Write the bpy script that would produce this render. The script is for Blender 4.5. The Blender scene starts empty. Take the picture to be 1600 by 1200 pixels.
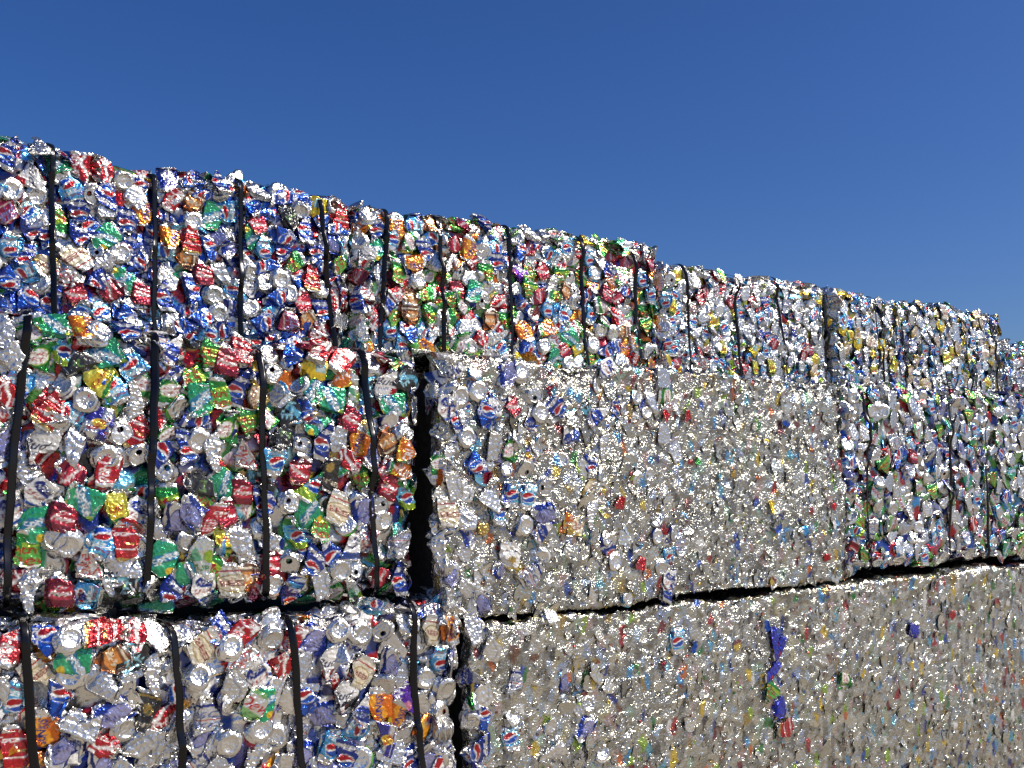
import bpy, math, random
import numpy as np
from mathutils import Matrix, Vector

# ------------------------------------------------------------------ camera, sky, sun, exposure
scene = bpy.context.scene
CAM_Z = 1.62
VIEW_ANGLE = 55.29            # degrees between the view axis and the run of the stack
PITCH = 4.41
cam_data = bpy.data.cameras.new('camera')
cam_data.sensor_width = 36.0
cam_data.lens = 36.0 * 1555 / 1600
cam_data.clip_start = 0.05
cam_data.clip_end = 6000
cam = bpy.data.objects.new('camera', cam_data)
cam.location = (0, 0, CAM_Z)
cam.rotation_euler = (math.radians(90 + PITCH), 0, math.radians(VIEW_ANGLE - 90))
scene.collection.objects.link(cam)
scene.camera = cam

SUN_AZ = math.radians(-46.0)   # direction towards the sun, measured from +X
SUN_EL = math.radians(43.0)
sun_dir = Vector((math.cos(SUN_EL) * math.cos(SUN_AZ), math.cos(SUN_EL) * math.sin(SUN_AZ), math.sin(SUN_EL)))
world = bpy.data.worlds.new('World')
scene.world = world
world.use_nodes = True
wn = world.node_tree
wn.nodes.clear()
sky = wn.nodes.new('ShaderNodeTexSky')
sky.sky_type = 'NISHITA'
sky.sun_disc = False
sky.sun_elevation = SUN_EL
sky.sun_rotation = math.atan2(sun_dir.x, sun_dir.y)
sky.altitude = 300
sky.air_density = 1.0
sky.dust_density = 2.0
sky.ozone_density = 10.0
bg = wn.nodes.new('ShaderNodeBackground')
bg.inputs['Strength'].default_value = 0.093
hs = wn.nodes.new('ShaderNodeHueSaturation')
hs.inputs['Saturation'].default_value = 1.14
hs.inputs['Hue'].default_value = 0.511
wo = wn.nodes.new('ShaderNodeOutputWorld')
wn.links.new(sky.outputs[0], hs.inputs['Color'])
wn.links.new(hs.outputs[0], bg.inputs['Color'])
wn.links.new(bg.outputs[0], wo.inputs['Surface'])

sun_data = bpy.data.lights.new('sun', 'SUN')
sun_data.energy = 5.0
sun_data.angle = math.radians(0.53)
sun_data.color = (1.0, 0.91, 0.76)
sun = bpy.data.objects.new('sun', sun_data)
sun.rotation_euler = sun_dir.to_track_quat('Z', 'Y').to_euler()
sun.location = (3, -6, 8)
scene.collection.objects.link(sun)

vs = scene.view_settings
vs.view_transform = 'Standard'
vs.look = 'None'
vs.exposure = 0.13
vs.gamma = 1.0
vs.use_curve_mapping = False

scene.cycles.max_bounces = 4
scene.cycles.use_denoising = True
scene.cycles.sample_clamp_indirect = 4.0
scene.cycles.diffuse_bounces = 2
scene.cycles.glossy_bounces = 3
scene.cycles.transmission_bounces = 0
scene.cycles.caustics_reflective = False
scene.cycles.caustics_refractive = False
random.seed(5)
C = scene.collection

# ------------------------------------------------------------------ materials
def new_mat(name):
    m = bpy.data.materials.new(name)
    m.use_nodes = True
    nt = m.node_tree
    b = nt.nodes['Principled BSDF']
    return m, nt, b

def N(nt, kind, **kw):
    n = nt.nodes.new(kind)
    for k, v in kw.items():
        setattr(n, k, v)
    return n

def math_node(nt, op, a, b=None, clamp=False):
    n = N(nt, 'ShaderNodeMath', operation=op, use_clamp=clamp)
    for i, s in enumerate((a, b)):
        if s is None:
            continue
        if isinstance(s, (int, float)):
            n.inputs[i].default_value = s
        else:
            nt.links.new(s, n.inputs[i])
    return n.outputs[0]

def crinkle(nt, b, scale, fine, dist):
    """fine creases of thin sheet metal: two bumps, shifted per object"""
    tc = N(nt, 'ShaderNodeTexCoord')
    oi = N(nt, 'ShaderNodeObjectInfo')
    add = N(nt, 'ShaderNodeVectorMath', operation='ADD')
    mul = N(nt, 'ShaderNodeVectorMath', operation='SCALE')
    comb = N(nt, 'ShaderNodeCombineXYZ')
    for i in range(3):
        nt.links.new(oi.outputs['Random'], comb.inputs[i])
    nt.links.new(comb.outputs[0], mul.inputs[0])
    mul.inputs['Scale'].default_value = 7.3
    nt.links.new(tc.outputs['Object'], add.inputs[0])
    nt.links.new(mul.outputs[0], add.inputs[1])
    vor = N(nt, 'ShaderNodeTexVoronoi', feature='F1')
    vor.inputs['Scale'].default_value = scale
    noi = N(nt, 'ShaderNodeTexNoise')
    noi.inputs['Scale'].default_value = fine
    noi.inputs['Detail'].default_value = 1.5
    noi.inputs['Distortion'].default_value = 0.8
    nt.links.new(add.outputs[0], vor.inputs['Vector'])
    nt.links.new(add.outputs[0], noi.inputs['Vector'])
    s = math_node(nt, 'ADD', vor.outputs['Distance'], math_node(nt, 'MULTIPLY', noi.outputs['Fac'], 0.55))
    bump = N(nt, 'ShaderNodeBump')
    bump.inputs['Strength'].default_value = 0.8
    bump.inputs['Distance'].default_value = dist
    nt.links.new(s, bump.inputs['Height'])
    nt.links.new(bump.outputs[0], b.inputs['Normal'])
    return oi, noi, add

def printed_metal(name, rough, dist, scale=90., fine=160., dust=.12, coat=.5):
    """thin aluminium with printed ink; ink colour and metal share come from the 'ink' attribute"""
    m, nt, b = new_mat(name)
    at = N(nt, 'ShaderNodeAttribute', attribute_name='ink')
    oi, noi, vec = crinkle(nt, b, scale, fine, dist)
    hsv = N(nt, 'ShaderNodeHueSaturation')
    nt.links.new(at.outputs['Color'], hsv.inputs['Color'])
    v = math_node(nt, 'ADD', math_node(nt, 'MULTIPLY', oi.outputs['Random'], 0.35), 0.8)
    nt.links.new(v, hsv.inputs['Value'])
    # dust film
    dn = N(nt, 'ShaderNodeTexNoise')
    dn.inputs['Scale'].default_value = 22.0
    dn.inputs['Detail'].default_value = 2.0
    nt.links.new(vec.outputs[0], dn.inputs['Vector'])
    ramp = N(nt, 'ShaderNodeMapRange')
    ramp.inputs['From Min'].default_value = 0.45
    ramp.inputs['From Max'].default_value = 0.8
    ramp.inputs['To Max'].default_value = dust
    nt.links.new(dn.outputs['Fac'], ramp.inputs['Value'])
    mix = N(nt, 'ShaderNodeMix', data_type='RGBA')
    nt.links.new(ramp.outputs[0], mix.inputs['Factor'])
    nt.links.new(hsv.outputs[0], mix.inputs[6])
    mix.inputs[7].default_value = (0.42, 0.38, 0.32, 1)
    nt.links.new(mix.outputs[2], b.inputs['Base Color'])
    met = math_node(nt, 'MULTIPLY', at.outputs['Alpha'], math_node(nt, 'SUBTRACT', 1.0, ramp.outputs[0]))
    nt.links.new(met, b.inputs['Metallic'])
    r = math_node(nt, 'ADD', math_node(nt, 'MULTIPLY', dn.outputs['Fac'], 0.20), rough - 0.1)
    bare = math_node(nt, 'MULTIPLY', math_node(nt, 'POWER', at.outputs['Alpha'], 6.0), 0.08)
    nt.links.new(math_node(nt, 'ADD', r, bare), b.inputs['Roughness'])
    b.inputs['Coat Weight'].default_value = coat
    b.inputs['Coat Roughness'].default_value = 0.10
    return m

CAN_MAT = printed_metal('printed_can_aluminium', 0.19, 0.0024, 105., 210., .10)
FRAG_MAT = printed_metal('torn_can_aluminium', 0.17, 0.0034, 120., 230., .15, .1)
PRESS_MAT = printed_metal('pressed_can_aluminium', 0.17, 0.0036, 120., 230., .15, .1)

m, nt, b = new_mat('black_steel_strapping')
b.inputs['Base Color'].default_value = (0.028, 0.028, 0.031, 1)
b.inputs['Metallic'].default_value = 0.9
b.inputs['Roughness'].default_value = 0.3
b.inputs['Specular IOR Level'].default_value = 0.3
tc = N(nt, 'ShaderNodeTexCoord')
no = N(nt, 'ShaderNodeTexNoise')
no.inputs['Scale'].default_value = 14.0
no.inputs['Detail'].default_value = 5.0
nt.links.new(tc.outputs['Object'], no.inputs['Vector'])
mr = N(nt, 'ShaderNodeMapRange')
mr.inputs['To Min'].default_value = 0.08
mr.inputs['To Max'].default_value = 0.32
nt.links.new(no.outputs['Fac'], mr.inputs['Value'])
nt.links.new(mr.outputs[0], b.inputs['Roughness'])
STRAP_MAT = m

m, nt, b = new_mat('shade_dark_core')  # dark colour paints in the shade of crevices and gaps between bales
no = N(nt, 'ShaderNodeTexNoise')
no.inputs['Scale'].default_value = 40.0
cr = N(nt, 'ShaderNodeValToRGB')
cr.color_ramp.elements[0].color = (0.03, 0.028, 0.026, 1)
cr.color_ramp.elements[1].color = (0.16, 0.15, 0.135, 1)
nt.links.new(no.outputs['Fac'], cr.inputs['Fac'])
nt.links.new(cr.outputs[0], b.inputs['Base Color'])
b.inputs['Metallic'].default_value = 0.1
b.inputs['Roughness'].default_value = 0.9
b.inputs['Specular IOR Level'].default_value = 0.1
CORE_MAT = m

m, nt, b = new_mat('dusty_concrete_yard')
tc = N(nt, 'ShaderNodeTexCoord')
no = N(nt, 'ShaderNodeTexNoise')
no.inputs['Scale'].default_value = 0.6
no.inputs['Detail'].default_value = 9.0
nt.links.new(tc.outputs['Object'], no.inputs['Vector'])
cr = N(nt, 'ShaderNodeValToRGB')
cr.color_ramp.elements[0].color = (0.27, 0.235, 0.185, 1)
cr.color_ramp.elements[1].color = (0.46, 0.41, 0.335, 1)
nt.links.new(no.outputs['Fac'], cr.inputs['Fac'])
nt.links.new(cr.outputs[0], b.inputs['Base Color'])
b.inputs['Roughness'].default_value = 0.95
GROUND_MAT = m

# ------------------------------------------------------------------ mesh helpers
def mesh_from(name, co, quads, mat, ink=None, smooth=True):
    me = bpy.data.meshes.new(name)
    nv, nf = len(co), len(quads)
    k = quads.shape[1]
    me.vertices.add(nv)
    me.vertices.foreach_set('co', np.ascontiguousarray(co, np.float32).ravel())
    me.loops.add(nf * k)
    me.loops.foreach_set('vertex_index', np.ascontiguousarray(quads, np.int32).ravel())
    me.polygons.add(nf)
    me.polygons.foreach_set('loop_start', np.arange(0, nf * k, k, dtype=np.int32))
    me.update(calc_edges=True)
    if smooth:
        me.polygons.foreach_set('use_smooth', np.ones(nf, bool))
    if ink is not None:
        a = me.attributes.new('ink', 'FLOAT_COLOR', 'POINT')
        a.data.foreach_set('color', np.ascontiguousarray(ink, np.float32).ravel())
    if mat is not None:
        me.materials.append(mat)
    me.validate()
    return me

def grid_quads(nr, nc, wrap):
    i = np.arange(nr - 1)[:, None]
    j = np.arange(nc if wrap else nc - 1)[None, :]
    j2 = (j + 1) % nc
    q = np.stack([i * nc + j, i * nc + j2, (i + 1) * nc + j2, (i + 1) * nc + j], -1)
    return q.reshape(-1, 4)

# ------------------------------------------------------------------ printed label art (drawn in millimetres on the unrolled can)
LW, LH = 208, 104                # raster, about 1 mm per cell
UU, VV = np.meshgrid((np.arange(LW) + .5) * 207.0 / LW, (np.arange(LH) + .5))
_text_cache = {}

def text_tris(s, shear):
    key = (s, shear)
    if key in _text_cache:
        return _text_cache[key]
    cu = bpy.data.curves.new('lettering', 'FONT')
    cu.body = s
    cu.shear = shear
    cu.resolution_u = 2
    ob = bpy.data.objects.new('lettering', cu)
    C.objects.link(ob)
    dg = bpy.context.evaluated_depsgraph_get()
    ev = ob.evaluated_get(dg)
    me = ev.to_mesh()
    me.calc_loop_triangles()
    co = np.array([v.co[:2] for v in me.vertices])
    tr = np.array([t.vertices[:] for t in me.loop_triangles])
    ev.to_mesh_clear()
    bpy.data.objects.remove(ob)
    bpy.data.curves.remove(cu)
    co = co - co.min(0)
    size = co.max(0)
    co = (co - size / 2) / size[1]
    _text_cache[key] = (co[tr], size[0] / size[1])
    return _text_cache[key]

def raster_text(s, cu, cv, h, rot, shear, bold=0.0):
    tri, _ = text_tris(s, shear)
    a = math.radians(rot)
    P = tri * h
    X = P[..., 0] * math.cos(a) - P[..., 1] * math.sin(a) + cu
    Y = P[..., 0] * math.sin(a) + P[..., 1] * math.cos(a) + cv
    mask = np.zeros((LH, LW), bool)
    sx = LW / 207.0
    for x, y in zip(X * sx, Y):
        x0, x1 = int(max(0, x.min() - 1)), int(min(LW, x.max() + 2))
        y0, y1 = int(max(0, y.min() - 1)), int(min(LH, y.max() + 2))
        if x1 <= x0 or y1 <= y0:
            continue
        gx, gy = np.meshgrid(np.arange(x0, x1) + .5, np.arange(y0, y1) + .5)
        d = (x[1] - x[0]) * (y[2] - y[0]) - (x[2] - x[0]) * (y[1] - y[0])
        if abs(d) < 1e-6:
            continue
        w1 = ((gx - x[0]) * (y[2] - y[0]) - (x[2] - x[0]) * (gy - y[0])) / d
        w2 = ((x[1] - x[0]) * (gy - y[0]) - (gx - x[0]) * (y[1] - y[0])) / d
        e = 0.03 + bold
        mask[y0:y1, x0:x1] |= (w1 >= -e) & (w2 >= -e) & (w1 + w2 <= 1 + e)
    if h >= 13:
        mask = mask | np.roll(mask, 1, 1) | np.roll(mask, 1, 0)
    return mask

RED = (.42, .008, .014, .72); MAR = (.20, .008, .022, .72); NAVY = (.008, .028, .22, .72); BLUE = (.012, .085, .46, .75)
SKYB = (.07, .32, .62, .78); CYAN = (.14, .47, .62, .78); GRN = (.02, .22, .04, .7); DGRN = (.015, .15, .05, .7)
LIME = (.32, .50, .035, .7); ORA = (.66, .15, .008, .7); YEL = (.76, .53, .03, .65); GOLD = (.50, .34, .09, .9)
WHT = (.68, .67, .64, .25); SIL = (.72, .705, .66, 1.); BLK = (.012, .012, .014, .3); PUR = (.11, .02, .32, .7)
BRN = (.16, .06, .025, .5); CRM = (.66, .58, .42, .3); LIL = (.33, .33, .55, .8); STEEL = (.40, .43, .48, .95); PINK = (.6, .2, .28, .5)

def draw(base, ops):
    img = np.empty((LH, LW, 4))
    img[:] = base
    for op in ops:
        k = op[0]
        if k == 'band':
            img[(VV >= op[1]) & (VV < op[2])] = op[3]
            continue
        for c in (51.75, 155.25):
            U = UU - c
            if k == 'ell':
                _, cu, cv, ru, rv, col = op
                img[((U - cu) / ru) ** 2 + ((VV - cv) / rv) ** 2 < 1] = col
            elif k == 'rect':
                _, u0, u1, v0, v1, col = op
                img[(U >= u0) & (U < u1) & (VV >= v0) & (VV < v1)] = col
            elif k == 'diag':
                _, slope, off, w, col = op
                img[(np.abs(U * slope + off - VV) < w) & (np.abs(U) < 46)] = col
            elif k == 'wave':
                _, u0, amp, w, col = op
                img[np.abs(U - u0 - amp * np.sin(VV / 104 * 6.3)) < w] = col
            elif k == 'tri':
                _, pts, col = op
                msk = np.ones_like(U, bool)
                for (x0, y0), (x1, y1) in zip(pts, pts[1:] + pts[:1]):
                    msk &= ((x1 - x0) * (VV - y0) - (y1 - y0) * (U - x0)) >= 0
                img[msk] = col
            elif k == 'globe':
                _, cu, cv, r, _c = op
                d = np.hypot(U - cu, VV - cv)
                w = (VV - cv) - 0.32 * r * np.sin((U - cu) / r * 2.6)
                img[d < r * 1.12] = WHT
                img[(d < r) & (w > 0.17 * r)] = RED
                img[(d < r) & (w < -0.17 * r)] = BLUE
            elif k == 'dots':
                _, v0, v1, col = op
                du = (U + 100) % 9 - 4.5
                dv = (VV + 2) % 9 - 4.5
                dd = np.hypot(du, dv)
                img[(dd < 3.2) & (dd > 1.4) & (VV > v0) & (VV < v1) & (np.abs(U) < 40)] = col
            elif k == 'bars':
                _, u0, u1, v0, v1, col = op
                img[(U >= u0) & (U < u1) & (VV >= v0) & (VV < v1) & ((U * .8).astype(int) % 2 == 0)] = col
            elif k == 'text':
                _, s, cu, cv, h, rot, shear, col = op
                img[raster_text(s, c + cu, cv, h, rot, shear)] = col
    return img

UPC = [('rect', 34, 50, 8, 30, WHT), ('bars', 35, 49, 10, 28, BLK)]
DESIGN = {
 'pepsi': draw(NAVY, [('wave', 40, 5, 3, SKYB), ('globe', -2, 36, 17, 0), ('text', 'PEPSI', 0, 74, 17, 0, 0, WHT), ('band', 0, 5, SIL), ('rect', 38, 51, 8, 28, WHT), ('bars', 39, 50, 10, 26, NAVY)]),
 'pepsi_b': draw(BLUE, [('wave', 0, 14, 9, NAVY), ('globe', 4, 62, 20, 0), ('text', 'PEPSI', -26, 52, 18, 90, .15, WHT), ('band', 98, 104, SIL), ('rect', 36, 50, 40, 80, STEEL)]),
 'dietpepsi': draw(SKYB, [('wave', 10, 10, 12, CYAN), ('globe', 2, 40, 18, 0), ('text', 'Diet', -8, 88, 12, 0, .3, RED), ('text', 'PEPSI', 0, 72, 14, 0, .2, WHT), ('band', 0, 12, SIL), ('rect', 36, 51, 0, 104, SIL)]),
 'twist': draw(CYAN, [('band', 0, 34, LIME), ('band', 84, 104, GRN), ('globe', 0, 50, 17, 0), ('text', 'twist', 0, 78, 12, 0, .4, RED)]),
 'coke': draw(RED, [('wave', 14, 8, 4, WHT), ('text', 'Coca-Cola', -10, 52, 21, 90, .45, WHT), ('band', 0, 5, SIL), ('rect', 32, 48, 10, 34, WHT)]),
 'coke_b': draw(RED, [('rect', -50, 50, 32, 36, WHT), ('bars', -20, 20, 46, 54, GOLD), ('text', 'Coca-Cola', 0, 80, 15, 0, .45, WHT), ('band', 0, 8, GOLD)]),
 'cherry': draw((.40, .012, .02, .5), [('dots', 16, 62, WHT), ('text', 'Cherry', 0, 80, 15, 0, .3, WHT)]),
 'dietcoke': draw(SIL, [('diag', 1.2, 30, 3, RED), ('text', 'Coke', -4, 56, 24, 90, .4, RED), ('wave', 28, 6, 3, RED), ('text', 'Diet', 12, 88, 10, 0, .2, BLK)]),
 'drpepper': draw(MAR, [('ell', 0, 58, 30, 20, (.50, .02, .04, .5)), ('text', 'Dr', -8, 73, 12, 0, .3, WHT), ('text', 'Pepper', 0, 55, 18, 0, .35, WHT), ('band', 8, 12, GOLD), ('rect', -26, 26, 14, 26, MAR), ('band', 100, 104, SIL)]),
 'brisk': draw((.30, .012, .05, .5), [('text', 'Brisk', 0, 54, 30, 90, .25, LIL), ('rect', -20, -17, 12, 92, CRM), ('rect', 17, 20, 12, 92, CRM)]),
 'mtndew': draw(GRN, [('diag', .55, 50, 30, (.09, .36, .05, .5)), ('diag', .55, 78, 7, LIME), ('text', 'Mtn', -10, 64, 20, 14, .2, RED), ('text', 'Dew', 6, 40, 24, 14, .2, RED), ('diag', .55, 18, 4, WHT), ('band', 0, 5, SIL)]),
 'dewdiet': draw((.20, .42, .16, .7), [('diag', -.8, 52, 24, SIL), ('text', 'Dew', 0, 48, 28, -30, .2, RED), ('wave', 34, 6, 5, LIME), ('wave', -34, 6, 5, GRN)]),
 'canadadry': draw(GRN, [('ell', 0, 56, 34, 27, LIME), ('ell', 0, 56, 31, 24, WHT), ('text', 'CANADA', 0, 63, 10.5, 6, 0, RED), ('text', 'DRY', 0, 47, 12, 6, 0, RED), ('band', 0, 10, SIL), ('rect', 38, 51, 20, 90, SIL)]),
 'sprite': draw((.02, .30, .13, .5), [('diag', .9, 56, 16, (.02, .18, .30, .5)), ('text', 'Sprite', 0, 54, 23, 55, .2, WHT), ('ell', 20, 20, 11, 11, YEL), ('ell', 24, 84, 8, 8, LIME)]),
 'crush': draw(ORA, [('band', 0, 16, GRN), ('text', 'CRUSH', 0, 58, 22, 78, .15, WHT), ('ell', 24, 26, 13, 13, YEL), ('wave', -34, 4, 4, YEL), ('rect', 36, 50, 30, 80, WHT)]),
 'orange': draw(ORA, [('wave', 0, 10, 12, (.80, .34, .02, .5)), ('text', 'SUNKIST', 0, 60, 15, 90, 0, NAVY), ('ell', -26, 30, 12, 14, YEL), ('band', 94, 104, SIL)]),
 'rootbeer': draw(BRN, [('ell', 0, 56, 32, 22, (.62, .24, .05, .5)), ('text', 'A&W', 0, 58, 20, 0, 0, CRM), ('band', 14, 22, ORA), ('band', 86, 92, CRM)]),
 'yellow': draw(YEL, [('rect', -24, 2, 52, 86, (.14, .40, .42, .4)), ('bars', -22, 0, 55, 83, WHT), ('rect', 16, 34, 8, 26, WHT), ('bars', 17, 33, 10, 24, BLK), ('band', 96, 104, SIL), ('wave', 42, 4, 3, LIME)]),
 'squirt': draw((.66, .62, .08, .5), [('ell', 0, 54, 28, 24, YEL), ('text', 'SQUIRT', 0, 56, 15, 18, .1, RED), ('diag', .4, 20, 6, GRN)]),
 'bud': draw(WHT, [('text', 'Bud', -6, 66, 26, 0, .4, (.02, .02, .06, .3)), ('rect', 12, 40, 8, 44, RED), ('text', 'LIGHT', -12, 40, 10, 0, 0, NAVY), ('diag', .7, 12, 2, RED), ('band', 0, 5, NAVY)]),
 'budlight': draw(SIL, [('wave', -30, 6, 9, NAVY), ('ell', 4, 54, 26, 44, NAVY), ('ell', 4, 54, 23, 41, LIL), ('text', 'Bud Light', 4, 54, 16, 72, .3, (.02, .02, .12, .4)), ('wave', 40, 4, 4, BLUE)]),
 'busch': draw((.66, .66, .66, .9), [('text', 'BUSCH', 0, 66, 17, 0, .25, (.02, .05, .22, .4)), ('rect', -38, 38, 52, 54, RED), ('text', 'BUSCH', 0, 36, 17, 0, .25, (.02, .05, .22, .4)), ('tri', [(-30, 4), (0, 4), (-16, 24)], SKYB), ('band', 88, 96, NAVY)]),
 'lite': draw((.02, .05, .20, .6), [('ell', 0, 54, 30, 36, WHT), ('text', 'Lite', 0, 56, 24, 60, .3, (.02, .02, .10, .4)), ('rect', 30, 36, 0, 104, GOLD), ('wave', -40, 3, 6, SIL)]),
 'natural': draw(WHT, [('ell', 0, 66, 34, 16, NAVY), ('text', 'Natural', 0, 66, 12, 8, .35, WHT), ('text', 'LIGHT', 0, 42, 12, 8, 0, RED), ('diag', .5, 18, 5, BLUE), ('diag', .5, 6, 3, SIL)]),
 'beer': draw((.70, .66, .54, .5), [('ell', 0, 58, 30, 24, GOLD), ('ell', 0, 58, 27, 21, CRM), ('text', 'BEER', 0, 58, 14, 0, 0, (.2, .02, .02, .3)), ('band', 10, 16, GOLD), ('band', 90, 94, RED)]),
 'redbull': draw(SIL, [('tri', [(-50, 52), (0, 52), (0, 104), (-50, 104)], (.03, .03, .24, .6)), ('tri', [(0, 0), (50, 0), (50, 52), (0, 52)], (.03, .03, .24, .6)), ('ell', 0, 52, 15, 15, (.75, .5, .05, .5)), ('text', 'Red Bull', 0, 52, 13, 58, .1, RED)]),
 'energy': draw(BLK, [('text', 'M', 0, 62, 24, 0, 0, (.10, .20, .05, .4)), ('rect', -30, 30, 20, 22, STEEL), ('rect', 34, 50, 12, 40, WHT), ('bars', 35, 49, 14, 38, BLK), ('bars', -40, -24, 20, 84, STEEL)]),
 'guinness': draw(BLK, [('text', 'GUINNESS', 0, 22, 12.5, 0, 0, CRM), ('ell', 0, 64, 9, 15, GOLD), ('band', 96, 101, GOLD)]),
 'teal': draw(BLK, [('wave', -6, 10, 7, CYAN), ('text', 'ICE', 6, 44, 24, 70, .2, (.3, .6, .7, .4)), ('band', 0, 8, STEEL)]),
 'rockstar': draw(WHT, [('tri', [(-14, 40), (14, 40), (0, 66)], GOLD), ('tri', [(0, 30), (13, 58), (-13, 58)], GOLD), ('text', 'STAR', 0, 84, 9, 0, 0, BLK), ('band', 0, 9, YEL)]),
 'limewhite': draw((.68, .70, .64, .8), [('tri', [(-26, 44), (6, 44), (-8, 84)], (.12, .38, .22, .5)), ('ell', 20, 56, 14, 18, LIME), ('text', '7UP', 0, 24, 15, 0, 0, GRN)]),
 'grape': draw(PUR, [('text', 'GRAPE', 0, 54, 17, 80, .1, WHT), ('ell', 22, 28, 12, 12, PINK)]),
 'plain': draw(SIL, [('wave', 8, 8, 2, STEEL)]),
 'plain_b': draw((.6, .6, .6, 1.), [('rect', 30, 48, 10, 60, WHT), ('bars', 31, 47, 12, 40, BLK)]),
 'bluecan': draw((.018, .03, .40, .6), [('ell', 26, 30, 9, 9, RED), ('wave', -30, 5, 3, SIL), ('band', 98, 104, SIL)]),
 'goldcan': draw(GOLD, [('ell', 0, 54, 26, 30, CRM), ('text', 'GOLD', 0, 54, 15, 60, .1, (.2, .03, .02, .3))]),
}
DN = list(DESIGN)

def sample_label(img, u, v):
    """bilinear, u in 0..1 around the can, v in 0..1 up the can"""
    x = (u * LW - .5) % LW
    y = np.clip(v * LH - .5, 0, LH - 1.001)
    x0 = np.floor(x).astype(int); y0 = np.floor(y).astype(int)
    fx = (x - x0)[..., None]; fy = (y - y0)[..., None]
    x1 = (x0 + 1) % LW; x0 = x0 % LW; y1 = np.minimum(y0 + 1, LH - 1)
    return ((img[y0, x0] * (1 - fx) + img[y0, x1] * fx) * (1 - fy) + (img[y1, x0] * (1 - fx) + img[y1, x1] * fx) * fy)

# ------------------------------------------------------------------ cans
def can_profile(nb, lod):
    if lod:
        bot = [(.3, 9, 0), (22, 5, 0), (25, 0, 0), (30.5, 6, 1)]
        top = [(30.5, 111, 2), (27, 120, 0), (25, 119, 0), (.3, 118, 0)]
    else:
        bot = [(.2, 10.5, 0), (8, 10.2, 0), (15, 8.6, 0), (20, 5.5, 0), (22.6, 1.6, 0), (24, 0, 0), (25.4, 1.2, 0), (28, 4.2, 0), (31, 8, 1)]
        top = [(32, 109, 2), (30, 113.5, 0), (28, 117, 0), (26.9, 120, 0), (27.4, 121.6, 0), (26.6, 122.3, 0), (25.5, 121.4, 0), (24.8, 117.2, 0), (23.4, 116.4, 0), (22.2, 117.6, 0),
               (19, 117.8, 0), (16, 117.8, 0), (13, 117.8, 0), (10, 117.8, 0), (7, 117.8, 0), (4, 117.8, 0), (.2, 117.8, 0)]
    body = [(33.1, z, 1) for z in np.linspace(11.5, 106, nb)]
    rows = bot + body + top
    r = np.array([p[0] for p in rows]) / 1000
    z = np.array([p[1] for p in rows]) / 1000
    reg = np.array([p[2] for p in rows])
    return r, z, reg

def mirror_dents(P, R, n, lateral, lo, hi, k0=1.25, k1=1.9):
    for _ in range(n):
        a = R.uniform(0, 2 * math.pi)
        tilt = R.normal(0, .35 if lateral else .8)
        d = np.array([math.cos(a) * math.cos(tilt), math.sin(a) * math.cos(tilt), math.sin(tilt)])
        cc = P.mean(0)
        s = (P - cc) @ d
        smax = s.max()
        off = smax * R.uniform(lo, hi)
        over = np.maximum(0, s - off)
        P -= (over * R.uniform(k0, k1))[:, None] * d[None, :]
    return P

def wrinkle(P, R, amp, n=5, fmin=90, fmax=260):
    out = np.zeros_like(P)
    for _ in range(n):
        d = R.normal(size=3); d /= np.linalg.norm(d)
        e = R.normal(size=3); e /= np.linalg.norm(e)
        f = R.uniform(fmin, fmax)
        ph = (P @ d) * f + 1.5 * np.sin((P @ np.roll(e, 1)) * f * .6 + R.uniform(0, 6)) + R.uniform(0, 6)
        w = 1 - np.abs(np.sin(ph)) ** .6
        m = .5 + .5 * np.sin((P @ e) * 60 + R.uniform(0, 6))
        out += (w * m * amp)[:, None] * e[None, :]
    return P + out

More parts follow.
